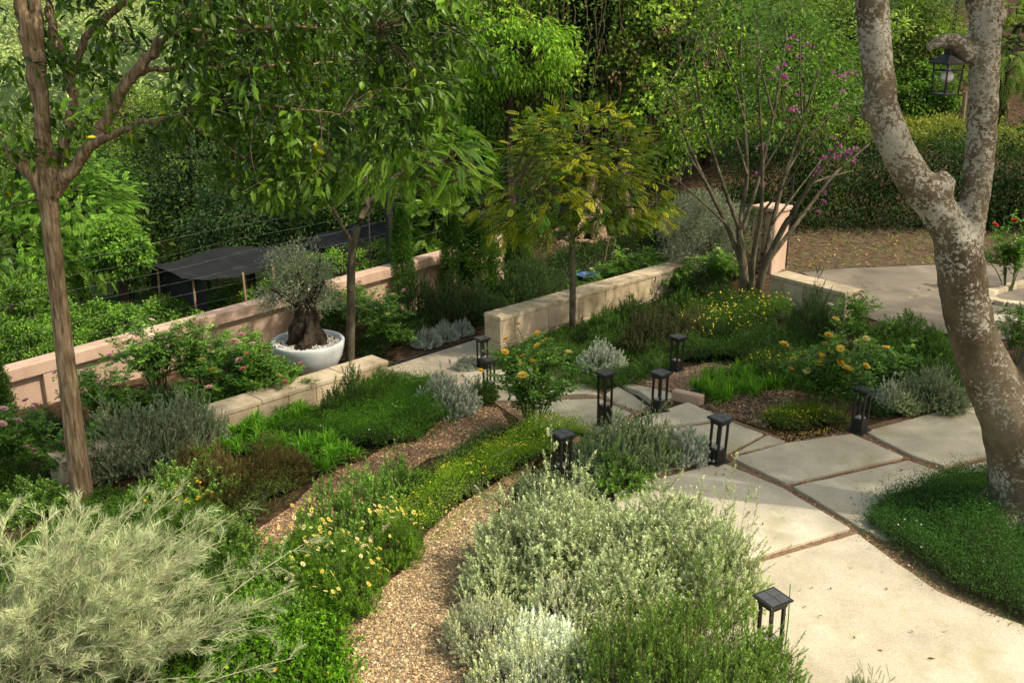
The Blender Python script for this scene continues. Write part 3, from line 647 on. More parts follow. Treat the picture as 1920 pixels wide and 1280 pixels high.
# hanging lantern
LY = 9.0; lt = at_y(1783, 92, LY); lb = at_y(1783, 179, LY); H = lt[2] - lb[2]; w = .088
lan = empty('hanging_lantern', (lt[0], LY, lb[2]), 'black four sided lantern with glass panes hanging beside the pale trunk', 'lantern', rz=.35)
m = MB(); m.box((0, 0, .008), (2 * w, 2 * w, .016)); m.build('base', M['black'], lan)
zr = H * .68
for sx in (-1, 1):
    for sy in (-1, 1):
        m = MB(); m.tube([(sx * w * .86, sy * w * .86, .01), (sx * w * .98, sy * w * .98, zr)], .008, 6); m.build('corner_post', M['black'], lan)
for a in range(4):
    m = MB(); c, s = math.cos(a * PI / 2), math.sin(a * PI / 2); pt = lambda x, z, k: (c * w * k - s * x, s * w * k + c * x, z)
    m.add([pt(-w * .86, .016, .84), pt(w * .86, .016, .84), pt(w * .95, zr, .95), pt(-w * .95, zr, .95)], np.array([[0, 1, 2, 3]])); m.build('glass_pane', M['glass'], lan)
    m = MB(); m.tube([pt(-w * .93, zr * .80, .95), pt(w * .93, zr * .80, .95)], .007, 6); m.build('crossbar', M['black'], lan)
m = MB(); r1, r2 = w * 1.36, w * .42
for (ra, za), (rb, zb) in (((r1, zr), (r1, zr + .012)), ((r1, zr + .012), (r2 * 1.5, zr + .075)), ((r2 * 1.5, zr + .075), (r2, zr + .085)), ((r2, zr + .085), (r2, zr + .13)), ((r2, zr + .13), (.01, zr + .145))):
    m.add([(-ra, -ra, za), (ra, -ra, za), (ra, ra, za), (-ra, ra, za), (-rb, -rb, zb), (rb, -rb, zb), (rb, rb, zb), (-rb, rb, zb)], np.array([[0, 1, 5, 4], [1, 2, 6, 5], [2, 3, 7, 6], [3, 0, 4, 7]]))
m.add([(-r1, -r1, zr), (r1, -r1, zr), (r1, r1, zr), (-r1, r1, zr)], np.array([[3, 2, 1, 0]])); m.build('roof', M['black'], lan)
m = MB(); m.lathe([(0, zr * .42), (.035, zr * .42), (.056, zr * .54), (.052, zr * .68), (.025, zr * .8), (.022, zr * .98), (0, zr * .98)], 20); m.build('bulb', simple_mat('white_bulb', (.75, .75, .75), .3), lan, smooth=True)
m = MB()
ch = 0; z = zr + .145
while z < zr + 1.6:
    a = np.linspace(0, 2 * PI, 9); rr = .014
    pts = np.c_[rr * np.cos(a) * (ch % 2 == 0), rr * np.cos(a) * (ch % 2 == 1), z + .022 + .022 * np.sin(a)]
    m.tube(pts, .0035, 4, cap=False); z += .036; ch += 1
m.build('chain', M['black'], lan)
# ------------------------------------------------------------------ plant builders (each returns an Empty with its parts, built at the origin)
GREY_ST = (.16, .13, .09); BRN = (.09, .06, .035); GRN_ST = (.09, .13, .04)
def parent_parts(name, parts):
    r = empty(name)
    for nm, mb, mat in parts:
        if mb.n: mb.build(nm, mat, r)
    return r
def sprig_bush(name, stems, R, H, nleaf, ll, lw, c1, c2, mat, ang=.9, t0=.25, base=.35, dome=1.0, tipc=None, stemc=GREY_ST, jit=.13, bow=.25, inner=.55, gap=.0, stem_r=.0022, hnoise=.16, shape='needle', lumps=5, sides=0, slen=.14):
    """many shoots fanned from a small crown, set with narrow leaves all round; used for grey and green sub-shrubs"""
    a = rng.random(stems) * 2 * PI; q = np.sqrt(rng.random(stems)); q = np.where(rng.random(stems) < inner, q, 1 - .25 * rng.random(stems) ** 2)
    lump = np.ones(stems)
    if lumps:
        la = rng.random(lumps) * 2 * PI; lq = rng.random(lumps) ** .5 * .8; lh = rng.uniform(.72, 1.12, lumps)
        d = (q[:, None] * np.cos(a)[:, None] - (lq * np.cos(la))[None]) ** 2 + (q[:, None] * np.sin(a)[:, None] - (lq * np.sin(la))[None]) ** 2
        lump = lh[np.argmin(d, 1)] * (1 - .22 * np.sqrt(d.min(1)))
    A = np.stack([base * R * q * np.cos(a), base * R * q * np.sin(a), np.zeros(stems)], 1)
    h = H * (1 - dome * .75 * q ** 2.2) * lump * np.exp(rng.normal(0, hnoise, stems))
    Dp = np.stack([R * q * np.cos(a), R * q * np.sin(a), h], 1) + rng.normal(0, .03 * R, (stems, 3)); Dp[:, 2] = np.maximum(Dp[:, 2], .05 * H)
    B = (A + Dp) / 2; B[:, :2] += (Dp - A)[:, :2] * bow; B[:, 2] -= (Dp - A)[:, 2] * bow * .15
    if sides:      # short side shoots make each stem a leafy spray
        ci = np.repeat(np.arange(stems), sides); ts = rng.uniform(.4, .92, (len(ci), 1)); P0 = bez(A[ci], B[ci], Dp[ci], ts)[:, 0]; tg = nrm(Dp[ci] - B[ci]); rr = rdir(len(ci)); rr = nrm(rr - tg * (rr * tg).sum(1, keepdims=True))
        P2 = P0 + (tg * .7 + rr * .75 + np.array([0, 0, .25])) * (slen * rng.uniform(.5, 1.15, (len(ci), 1))); P2[:, 2] = np.maximum(P2[:, 2], .02)
        A = np.concatenate([A, P0]); B = np.concatenate([B, (P0 + P2) / 2 + rr * slen * .12]); Dp = np.concatenate([Dp, P2]); nl2 = max(6, int(nleaf * .5)); stems = len(A)
    st = MB(); K = 5; P = bez(A, B, Dp, np.broadcast_to(np.linspace(0, 1, K), (stems, K)))
    tubes(st, P, stem_r * np.linspace(1.3, .5, K)[None] * np.ones((stems, 1)), 3, stemc)
    if sides: nleaf = int(nleaf * .62)
    t = t0 + (1 - t0) * (np.arange(nleaf)[None] + rng.random((stems, nleaf))) / nleaf
    pos = bez(A, B, Dp, t); tan = nrm(2 * (1 - t)[..., None] * (B - A)[:, None] + 2 * t[..., None] * (Dp - B)[:, None])
    ph = (np.arange(nleaf)[None] * 2.4 + rng.random((stems, 1)) * 6.28 + rng.normal(0, .3, (stems, nleaf)))
    ref = nrm(np.cross(tan, np.array([.3, .2, 1.0]))); bi = np.cross(tan, ref)
    rad = ref * np.cos(ph)[..., None] + bi * np.sin(ph)[..., None]
    an = ang * (1 - .45 * t)
    Dl = tan * np.cos(an)[..., None] + rad * np.sin(an)[..., None]
    n = stems * nleaf; tt = t.ravel()
    sj = np.repeat(np.exp(rng.normal(0, .14, (stems, 1))), nleaf, 0)
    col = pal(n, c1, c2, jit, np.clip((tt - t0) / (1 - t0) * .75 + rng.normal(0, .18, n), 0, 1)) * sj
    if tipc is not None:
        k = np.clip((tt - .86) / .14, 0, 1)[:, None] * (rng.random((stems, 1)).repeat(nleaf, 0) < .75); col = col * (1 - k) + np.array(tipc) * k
    lf = MB(); L = ll * np.exp(rng.normal(0, .18, n)) * (1 - .5 * np.clip((tt - .8) / .2, 0, 1))
    leaves(lf, pos.reshape(-1, 3), Dl.reshape(-1, 3), tan.reshape(-1, 3), L, lw * (.8 + .4 * rng.random(n)), np.clip(col, 0, .85), shape=shape, fold=.1, droop=.1)
    return parent_parts(name, [('stems', st, M['stem']), ('foliage', lf, mat)])

def leafy_herb(name, stems, R, H, nodes, ll, lw, c1, c2, mat, **kw):
    return sprig_bush(name, stems, R, H, nodes, ll, lw, c1, c2, mat, ang=1.15, shape='leaf', **kw)

def rose_bush(name, canes, R, H, c1, c2, leaf=.034, dens=13, t0=.25, mat=None):
    a = rng.random(canes) * 2 * PI; q = rng.uniform(.15, 1, canes)
    A = np.stack([.1 * R * np.cos(a), .1 * R * np.sin(a), np.zeros(canes)], 1)
    Dp = np.stack([R * q * np.cos(a), R * q * np.sin(a), H * rng.uniform(.6, 1.05, canes) * (1 - .35 * q ** 2)], 1)
    B = np.stack([.35 * Dp[:, 0], .35 * Dp[:, 1], .75 * Dp[:, 2]], 1) + rng.normal(0, .05, (canes, 3))
    st = MB(); tubes(st, bez(A, B, Dp, np.broadcast_to(np.linspace(0, 1, 8), (canes, 8))), np.linspace(.007, .0025, 8)[None] * np.ones((canes, 1)), 4, (.07, .09, .03))
    # side twigs
    m = canes * 5; ci = np.repeat(np.arange(canes), 5); t = rng.uniform(t0, .95, (m, 1)); P0 = bez(A[ci], B[ci], Dp[ci], t)[:, 0]
    tw = nrm(rdir(m) * np.array([1, 1, .45]) + np.array([0, 0, .45])) * (R * .45) * rng.uniform(.4, 1.1, (m, 1)); P2 = P0 + tw; P1 = P0 + tw * .5 + np.array([0, 0, .03])
    tubes(st, bez(P0, P1, P2, np.broadcast_to(np.linspace(0, 1, 4), (m, 4))), np.linspace(.0035, .0015, 4)[None] * np.ones((m, 1)), 3, (.08, .11, .03))
    AA = np.concatenate([A, P0]); BB = np.concatenate([B, P1]); DD = np.concatenate([Dp, P2]); S = len(AA)
    t = np.concatenate([rng.uniform(t0, 1, (canes, dens)), rng.uniform(.1, 1, (m, dens))]); pos = bez(AA, BB, DD, t)
    pd = nrm(rdir(S * dens) * np.array([1, 1, .5]) + np.array([0, 0, .25])); pos = pos.reshape(-1, 3); n = len(pos)
    side = nrm(np.cross(pd, np.array([0, 0, 1.0]))); pl = leaf * 2.1
    colr = pal(n, c1, c2, .22, np.clip(pos[:, 2] / H * .7 + rng.normal(0, .25, n), 0, 1)); lf = MB()
    for off, sd_, k in ((1.0, 0, 1.1), (.62, 1, 1), (.62, -1, 1), (.28, 1, .8), (.28, -1, .8)):
        p = pos + pd * pl * off * .8; d = pd * (1 if sd_ == 0 else .45) + side * sd_ * .9 + np.array([0, 0, -.12])
        leaves(lf, p, d, np.tile([0, 0, 1.0], (n, 1)) + rng.normal(0, .35, (n, 3)), leaf * k * np.exp(rng.normal(0, .15, n)), leaf * .68 * k, colr * np.exp(rng.normal(0, .08, (n, 1))), fold=.12, droop=.12)
    r = parent_parts(name, [('canes', st, M['stem']), ('foliage', lf, mat or M['glossy'])])
    return r, np.concatenate([Dp, P2[P2[:, 2] > H * .6]])

_fl = {}
def bloom(kind, col):
    """mesh of one flower, shared by all blooms of that colour"""
    key = (kind, tuple(col))
    if key in _fl: return _fl[key]
    m = MB(); col = np.array(col, float)
    if kind == 'rose':
        rings = [(5, .15, 1.45, .55), (6, .42, 1.15, .8), (7, .75, .8, 1.0), (8, 1.15, .42, 1.1)]
        for k, tilt, lift, ln in rings:
            for i in range(k):
                a = i * 2 * PI / k + tilt * 2 + rng.normal(0, .1); c, s = math.cos(a), math.sin(a)
                o = np.array([c, s, 0]); sd_ = np.array([-s, c, 0]); up = np.array([0, 0, 1.0])
                p0 = o * .04; p1 = o * (.25 + .12 * tilt) * ln + up * .34 * lift; p2 = o * (.22 + .42 * tilt) * ln + up * .55 * lift * ln
                w = .3 * ln; cc = col * rng.uniform(.8, 1.1) * (1.08 - .12 * tilt)
                V = [p0 - sd_ * w * .3, p0 + sd_ * w * .3, p1 + sd_ * w - o * .06, p2 + sd_ * w * .55, p2 + up * .02 + o * .05, p2 - sd_ * w * .55, p1 - sd_ * w - o * .06]
                m.add(V, [np.array([[0, 1, 2, 6]]), np.array([[6, 2, 3, 4]]), np.array([[6, 4, 5]])], np.clip(cc, 0, .85))
    elif kind == 'daisy':
        n = 11
        for i in range(n):
            a = i * 2 * PI / n + rng.normal(0, .07); c, s = math.cos(a), math.sin(a); o = np.array([c, s, 0]); sd_ = np.array([-s, c, 0]); l = rng.uniform(.42, .54)
            m.add([o * .1, o * l * .6 + sd_ * .085 + (0, 0, .04), o * l + (0, 0, .02), o * l * .6 - sd_ * .085 + (0, 0, .04)], np.array([[0, 1, 2, 3]]), col * rng.uniform(.85, 1.08))
        m.lathe([(.0, .09), (.07, .08), (.13, .03), (.12, -.02)], 9, col=(.48, .27, .02))
    else:   # loose little cluster
        for i in range(14):
            d = rdir(1)[0]; d[2] = abs(d[2]); p = d * .3
            leaves(m, p[None], (d + rng.normal(0, .5, 3))[None], rdir(1), np.array([.36]), np.array([.26]), np.clip(col * rng.uniform(.7, 1.15), 0, .85)[None], fold=.25)
    me = m.build('flower', M['petal']); data = me.data; bpy.data.objects.remove(me); _fl[key] = data
    return data
def add_blooms(root, pts, kind, cols, size, label=None, up=1.2, jit=.4):
    for p in pts:
        o = bpy.data.objects.new('flower', bloom(kind, cols[rng.integers(len(cols))])); C.objects.link(o); o.parent = root
        o.location = tuple(float(v) for v in p); d = Vector((rng.normal(0, jit) - .1, rng.normal(0, jit) - .35, up)).normalized()
        q = d.to_track_quat('Z', 'Y'); o.rotation_mode = 'QUATERNION'; o.rotation_quaternion = q; s = size * rng.uniform(.75, 1.2); o.scale = (s, s, s)

def tuft(name, n, R, L, W, c1, c2, mat, bend=.55, base=.25, up=(.6, 1.5)):
    a = rng.random(n) * 2 * PI; q = np.sqrt(rng.random(n)) * base * R; P = np.stack([q * np.cos(a), q * np.sin(a), np.zeros(n)], 1)
    el = rng.uniform(*up, n); a2 = a + rng.normal(0, .5, n); D = np.stack([np.cos(el) * np.cos(a2), np.cos(el) * np.sin(a2), np.sin(el)], 1)
    m = MB(); blades(m, P, D, L * rng.uniform(.6, 1.1, n), W * rng.uniform(.7, 1.2, n), pal(n, c1, c2, .18), bend * rng.uniform(.5, 1.3, n)); r = empty(name); m.build('foliage', mat, r); return r
def tuft_group(name, k, spread, **kw):
    """a clump made of several rosettes growing from one root"""
    m = MB(); n = kw['n']
    for i in range(k):
        c = np.array([rng.normal(0, spread), rng.normal(0, spread), 0]); a = rng.random(n) * 2 * PI; q = np.sqrt(rng.random(n)) * .03
        P = np.stack([q * np.cos(a), q * np.sin(a), np.full(n, kw.get('stalk', .05))], 1) + c; el = rng.uniform(.25, 1.5, n); a2 = a + rng.normal(0, .5, n)
        D = np.stack([np.cos(el) * np.cos(a2), np.cos(el) * np.sin(a2), np.sin(el)], 1)
        blades(m, P, D, kw['L'] * rng.uniform(.6, 1.1, n), kw['W'] * rng.uniform(.7, 1.2, n), pal(n, kw['c1'], kw['c2'], .16) * rng.uniform(.85, 1.15), kw['bend'] * rng.uniform(.5, 1.3, n))
    r = empty(name); m.build('foliage', kw['mat'], r); return r

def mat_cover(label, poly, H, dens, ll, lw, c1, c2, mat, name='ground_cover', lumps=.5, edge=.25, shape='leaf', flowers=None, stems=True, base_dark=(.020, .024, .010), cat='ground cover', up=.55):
    """low spreading cover: a lumpy mound clothed in small leaves"""
    p = np.array(poly); lo, hi = p.min(0), p.max(0); ph = rng.random(6) * 6.28; fr = rng.uniform(3, 8, 6); an = rng.random(6) * PI
    def hgt(Q):
        w = sum(np.sin(fr[i] * (Q[:, 0] * math.cos(an[i]) + Q[:, 1] * math.sin(an[i])) + ph[i]) for i in range(6)) / 6; e = np.clip((edge_dist(Q, poly) - .10 * np.clip(w * 3, -.6, 1)) / edge, 0, 1)
        return H * (np.sqrt(1 - (1 - e) ** 2)) * (1 + lumps * w * 1.6)
    m = MB()
    # dark lumpy sheet under the leaves, closing the gaps between them
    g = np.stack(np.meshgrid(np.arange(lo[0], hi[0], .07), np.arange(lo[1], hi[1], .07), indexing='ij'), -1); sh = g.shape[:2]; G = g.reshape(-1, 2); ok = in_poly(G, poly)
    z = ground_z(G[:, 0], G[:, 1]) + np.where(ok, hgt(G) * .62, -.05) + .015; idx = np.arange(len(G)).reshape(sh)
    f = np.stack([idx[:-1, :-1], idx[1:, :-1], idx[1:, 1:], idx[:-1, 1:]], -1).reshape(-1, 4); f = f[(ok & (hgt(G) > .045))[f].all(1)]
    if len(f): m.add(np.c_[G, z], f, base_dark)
    Q = sample_poly(poly, dens); Q = Q + rng.normal(0, .075, Q.shape); n = len(Q); h = hgt(Q); inside = in_poly(Q, poly)
    P = np.c_[Q, ground_z(Q[:, 0], Q[:, 1]) + .02 + h * rng.uniform(.55, 1.12, n)]; keep = (h > .012) | (rng.random(n) < .25); P[~inside, 2] = ground_z(Q[~inside, 0], Q[~inside, 1]) + .02 + .03 * rng.random((~inside).sum())
    P, Q = P[keep], Q[keep]; n = len(P)
    D = nrm(rdir(n) + np.array([0, 0, up])); w = np.sin(Q[:, 0] * 4.1 + ph[0]) * np.sin(Q[:, 1] * 3.7 + ph[1]) * .25 + .5 + rng.normal(0, .22, n)
    leaves(m, P, D, rdir(n) + np.array([0, 0, .8]), ll * np.exp(rng.normal(0, .34, n)), lw * np.exp(rng.normal(0, .28, n)), pal(n, c1, c2, .26, np.clip(w, 0, 1)), shape=shape)
    k = int(n * .13)
    if stems and k:
        i = rng.integers(0, n, k); S0 = P[i]; d = nrm(rdir(k) * np.array([1, 1, .3]) + np.array([0, 0, .6])); Ls = H * .8
        for j in range(5):
            s = S0 + d * Ls * (j + 1) / 5 * rng.uniform(.6, 1.1, (k, 1)); leaves(m, s, nrm(rdir(k) + d), rdir(k), ll, lw, pal(k, c1, c2, .2), shape=shape)
    o = world(m, name, mat, 'stuff', label, cat)
    if flowers:
        fd, fs, fc, lift = flowers; Qf = sample_poly(poly, fd); hf = hgt(Qf); n = len(Qf); mf = MB(); n5 = 6
        clump = np.sin(Qf[:, 0] * 5 + ph[2]) * np.sin(Qf[:, 1] * 5 + ph[3]) + rng.normal(0, .5, n); Qf = Qf[clump > -.25]; hf = hf[clump > -.25]; n = len(Qf)
        P = np.c_[Qf, ground_z(Qf[:, 0], Qf[:, 1]) + hf * 1.08 + .02 + lift * rng.random(n)]; nv = nrm(rng.normal(0, .35, (n, 3)) + np.array([0, -.3, 1.0])); t1 = nrm(np.cross(nv, rdir(n))); t2 = np.cross(nv, t1); fcs = np.array(fc)[rng.integers(0, len(fc), n)] * np.exp(rng.normal(0, .1, (n, 1)))
        szs = fs * np.exp(rng.normal(0, .2, n))
        for q in range(n5):
            a = q * 2 * PI / n5; d = t1 * math.cos(a) + t2 * math.sin(a); leaves(mf, P, d + nv * .25, nv, szs / 2, szs * .36, np.clip(fcs, 0, .85), fold=.1, droop=.1)
        mf.build('flowers', M['petal'], o, np.array(o.location))['kind'] = 'stuff'
    return o

# ------------------------------------------------------------------ trees
def crown(mb, centres, cr, per, ll, lw, c1, c2, droop=.25, shape='leaf', jit=.2, flat=.8, upw=.5, outw=.7, mid=None, clump_var=.25, topt=.35):
    """leaf clusters round given centres"""
    k = len(centres); cr = np.broadcast_to(cr, (k,)); ci = np.repeat(np.arange(k), per); n = len(ci)
    off = rng.normal(0, .5, (n, 3)); off = off / np.maximum(1, np.linalg.norm(off, axis=1, keepdims=True) / 1.3); off[:, 2] *= flat
    P = centres[ci] + off * cr[ci][:, None]
    mid = centres.mean(0) if mid is None else np.array(mid, float)
    out = nrm(P - mid)
    D = nrm(nrm(off) * outw + out * .45 + rdir(n) * .55 + np.array([0, 0, -droop])); U = nrm(rdir(n) * .55 + np.array([0, 0, upw]) + out * .45)
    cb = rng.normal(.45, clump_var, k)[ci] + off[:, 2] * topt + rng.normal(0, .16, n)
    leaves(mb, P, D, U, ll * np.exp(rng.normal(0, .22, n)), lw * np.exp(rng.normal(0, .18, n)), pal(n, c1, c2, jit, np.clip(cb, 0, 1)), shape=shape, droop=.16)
def ell_centres(c, r, k, shell=.55, lump=.25, zmin=-9):
    d = rdir(k * 2); ph = rng.random(4) * 6.28
    lm = 1 + lump * (np.sin(d[:, 0] * 4 + ph[0]) + np.sin(d[:, 1] * 5 + ph[1]) + np.sin(d[:, 2] * 4.5 + ph[2])) / 3
    q = (shell + (1 - shell) * rng.random(k * 2) ** .6) * lm; P = np.array(c) + d * np.array(r) * q[:, None]
    return P[P[:, 2] > zmin][:k]
def fronds(mb, P, D, L, pairs, pl, pw, c1, c2, sag=.45):
    """feathery pinnate leaves"""
    n = len(P); D = nrm(D); t = np.linspace(.12, 1, pairs); L = np.broadcast_to(L, (n,))
    Q = P[:, None] + D[:, None] * (L[:, None] * t)[..., None] + np.array([0, 0, -1.0]) * (L[:, None] * sag * t ** 2)[..., None]
    T = nrm(D[:, None] + np.array([0, 0, -1.0]) * (2 * sag * t)[None, :, None]); S = nrm(np.cross(T, np.array([0, 0, 1.0]) + rng.normal(0, .25, (n, 1, 3)))); Uu = np.cross(S, T)
    prof = np.sin(np.clip(t * .93 + .1, 0, 1) * PI) ** .6 + .12; col = np.repeat(pal(n, c1, c2, .16), pairs, 0)
    for sgn in (-1, 1):
        d = nrm(S * sgn + T * .5 - Uu * .0 + np.array([0, 0, -.12])); leaves(mb, Q.reshape(-1, 3), d.reshape(-1, 3), Uu.reshape(-1, 3), (pl * np.tile(prof, n)), pw, col * np.exp(rng.normal(0, .08, (n * pairs, 1))), fold=.05, droop=.08)
def limbs(mb, paths, sides=9, col=BRN, wob=.02):
    """paths: list of (control points with radius as 4th value)"""
    for p in paths:
        q = spline(p, max(6, len(p) * 5)); w = rng.normal(0, wob, (len(q), 3)) * q[:, 3:4] * 4; w[0] = 0; q[:, :3] += w
        mb.tube(q[:, :3], q[:, 3], sides, col)
def twigs_to(mb, srcs, targets, r0=.012, r1=.003, col=BRN, sides=4, mi=0, maxd=9.0):
    """a twig from the nearest limb point to each cluster"""
    S = np.asarray(srcs); T = np.asarray(targets); d = ((T[:, None] - S[None]) ** 2).sum(-1); ok_ = d.min(1) < maxd ** 2; T = T[ok_]; d = d[ok_]; A = S[d.argmin(1)]; Bm = (A + T) / 2 + np.c_[rng.normal(0, .05, (len(T), 2)), np.abs(rng.normal(0, .1, len(T)))] * np.linalg.norm(T - A, axis=1)[:, None] * 2
    ln = np.linalg.norm(T - A, axis=1); r = np.clip(r0 * (.4 + ln), r1 * 1.5, r0 * 2.2)
    K = 6; w = np.linspace(1, 0, K); tubes(mb, bez(A, Bm, T, np.broadcast_to(np.linspace(0, 1, K), (len(T), K))), r[:, None] * w + r1 * (1 - w), sides, col, mi)
def bark(name, dark, mid, light, scale=6, stretch=(1, 1, .25), bump=.7, spots=None, bscale=40):
    return surf_mat(name, [(0, dark), (.5, mid), (1, light)], scale, 9, .9, bump, bscale, stretch=stretch, spots=spots, bdist=.015, spec=.2)
M['bark_brown'] = bark('furrowed_brown_bark', (.075, .05, .03), (.29, .205, .125), (.52, .40, .27), 26, (1, 1, .13), 1.6, (18, .66, .76, (.34, .33, .26)))
M['bark_dark'] = bark('dark_bark', (.012, .009, .006), (.035, .026, .018), (.08, .062, .045), 8, (1, 1, .3), 1.0)
M['bark_grey'] = bark('grey_green_bark', (.05, .043, .03), (.11, .095, .065), (.20, .175, .12), 8, (1, 1, .5))
M['bark_pale'] = None
def pale_bark():
    m, nt, out = new_mat('pale_mottled_bark'); L = nt.links
    tc = N(nt, 'ShaderNodeTexCoord')
    def noise(sc, det=8, ro=.6, st=(1, 1, 1), dist=0):
        mp = N(nt, 'ShaderNodeMapping'); mp.inputs['Scale'].default_value = st; L.new(tc.outputs['Object'], mp.inputs[0])
        n = N(nt, 'ShaderNodeTexNoise'); n.inputs['Scale'].default_value = sc; n.inputs['Detail'].default_value = det; n.inputs['Roughness'].default_value = ro; n.inputs['Distortion'].default_value = dist; L.new(mp.outputs[0], n.inputs['Vector']); return n
    base = noise(3.2, 9, .65, (1, 1, .6), .4); r = ramp(nt, [(.3, (.075, .057, .036)), (.5, (.165, .13, .085)), (.7, (.275, .23, .16))]); L.new(base.outputs[0], r.inputs[0])
    # white lichen patches, more of them high on the limbs
    sx = N(nt, 'ShaderNodeSeparateXYZ'); L.new(tc.outputs['Object'], sx.inputs[0])
    lich = noise(27, 8, .72, (1, 1, 1), .4); big = noise(2.2, 4, .6)
    mz = N(nt, 'ShaderNodeMapRange'); mz.inputs['From Min'].default_value = 1.9; mz.inputs['From Max'].default_value = 3.0; mz.inputs['To Min'].default_value = -.055; mz.inputs['To Max'].default_value = .045; L.new(sx.outputs[2], mz.inputs[0])
    low = N(nt, 'ShaderNodeMapRange'); low.inputs['From Min'].default_value = .9; low.inputs['From Max'].default_value = .2; low.inputs['To Max'].default_value = .11; L.new(sx.outputs[2], low.inputs[0])
    a0 = N(nt, 'ShaderNodeMath', operation='ADD'); L.new(mz.outputs[0], a0.inputs[0]); L.new(low.outputs[0], a0.inputs[1])
    a1 = N(nt, 'ShaderNodeMath', operation='ADD'); L.new(a0.outputs[0], a1.inputs[0]); L.new(lich.outputs[0], a1.inputs[1])
    a2 = N(nt, 'ShaderNodeMath', operation='MULTIPLY_ADD'); a2.inputs[1].default_value = .62; L.new(big.outputs[0], a2.inputs[0]); L.new(a1.outputs[0], a2.inputs[2])
    mk = N(nt, 'ShaderNodeMapRange'); mk.inputs['From Min'].default_value = .862; mk.inputs['From Max'].default_value = .90; L.new(a2.outputs[0], mk.inputs[0])
    mx = N(nt, 'ShaderNodeMix', data_type='RGBA'); L.new(mk.outputs[0], mx.inputs[0]); L.new(r.outputs[0], mx.inputs[6]); mx.inputs[7].default_value = (.46, .44, .365, 1)
    dk = noise(6, 7, .7, (1, 1, 2.5)); md = N(nt, 'ShaderNodeMapRange'); md.inputs['From Min'].default_value = .62; md.inputs['From Max'].default_value = .72; L.new(dk.outputs[0], md.inputs[0])
    m2 = N(nt, 'ShaderNodeMix', data_type='RGBA'); L.new(md.outputs[0], m2.inputs[0]); L.new(mx.outputs[2], m2.inputs[6]); m2.inputs[7].default_value = (.085, .065, .045, 1)
    fine = noise(70, 5, .6, (1, 1, 2)); ad = N(nt, 'ShaderNodeMath', operation='ADD'); L.new(fine.outputs[0], ad.inputs[0]); L.new(lich.outputs[0], ad.inputs[1])
    ring = noise(9, 6, .6, (.35, .35, 5)); ad2 = N(nt, 'ShaderNodeMath', operation='ADD'); L.new(ring.outputs[0], ad2.inputs[0]); L.new(ad.outputs[0], ad2.inputs[1])
    b = N(nt, 'ShaderNodeBsdfPrincipled'); b.inputs['Roughness'].default_value = .9; b.inputs['Specular IOR Level'].default_value = .2; L.new(m2.outputs[2], b.inputs['Base Color'])
    bp = N(nt, 'ShaderNodeBump'); bp.inputs['Strength'].default_value = .9; bp.inputs['Distance'].default_value = .02; L.new(ad2.outputs[0], bp.inputs['Height']); L.new(bp.outputs[0], b.inputs['Normal']); L.new(b.outputs[0], out.inputs[0]); return m
M['bark_pale'] = pale_bark()
def fuse(o, vox, smooth=6, fac=.5, rough=None):
    r = o.modifiers.new('fuse', 'REMESH'); r.mode = 'VOXEL'; r.voxel_size = vox; r.use_smooth_shade = True
    s = o.modifiers.new('soften', 'SMOOTH'); s.iterations = smooth; s.factor = fac
    if rough:
        tx = bpy.data.textures.new('bark_relief', 'CLOUDS'); tx.noise_scale = rough[1]; tx.noise_depth = 4
        d = o.modifiers.new('relief', 'DISPLACE'); d.texture = tx; d.strength = rough[0]; d.mid_level = .5; d.texture_coords = 'LOCAL'
    return o
# ------------------------------------------------------------------ plant kinds
def depth_at(p): return (p[1] * math.cos(PITCH) - (p[2] - 5) * math.sin(PITCH))
KIND = {}
def kind(key, roots, R, H): KIND[key] = dict(roots=roots, R=R, H=H, used=[False] * len(roots), i=0)
def place(key, px, py, w, h, label, cat, group=None, rz=None, name=None, dz=0.0):
    k = KIND[key]; i = k['i'] % len(k['roots']); k['i'] += 1
    o = k['roots'][i] if not k['used'][i] else copy_tree(k['roots'][i]); k['used'][i] = True
    p = on_ground(px, py); Z = depth_at(p); sw = w * Z / FPX / 2 / k['R']; sh = h * Z / (FPX * .95) / k['H']
    o.location = (p[0], p[1], p[2] + dz); o.scale = (sw, sw, sh); o.rotation_euler = (0, 0, rng.random() * 6.28 if rz is None else rz)
    for kk in ('group',):
        if kk in o: del o[kk]
    return tag(o, label, cat, group)

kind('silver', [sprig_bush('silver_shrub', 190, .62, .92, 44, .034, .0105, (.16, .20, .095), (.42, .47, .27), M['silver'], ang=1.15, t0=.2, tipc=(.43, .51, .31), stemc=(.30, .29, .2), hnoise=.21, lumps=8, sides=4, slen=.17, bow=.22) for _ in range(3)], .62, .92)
kind('whitish', [sprig_bush('cotton_shrub', 200, .5, .5, 38, .021, .009, (.24, .27, .17), (.52, .56, .42), M['silver'], ang=.95, t0=.25, tipc=(.56, .55, .20), stemc=(.34, .34, .27), hnoise=.10, lumps=7, sides=3, slen=.10) for _ in range(2)], .5, .5)
kind('white', [sprig_bush('curry_shrub', 240, .4, .42, 34, .027, .007, (.36, .40, .33), (.68, .72, .62), M['silver'], ang=1.15, t0=.3, stemc=(.45, .46, .4), lumps=6, sides=3, slen=.09)], .4, .42)
kind('rosemary', [sprig_bush('rosemary_bush', 170, .6, .72, 52, .030, .0068, (.045, .09, .02), (.14, .225, .055), M['leaf'], ang=.95, t0=.15, tipc=(.26, .35, .11), stemc=(.12, .09, .05), bow=.12, hnoise=.2, lumps=6, sides=3, slen=.18) for _ in range(3)], .6, .72)
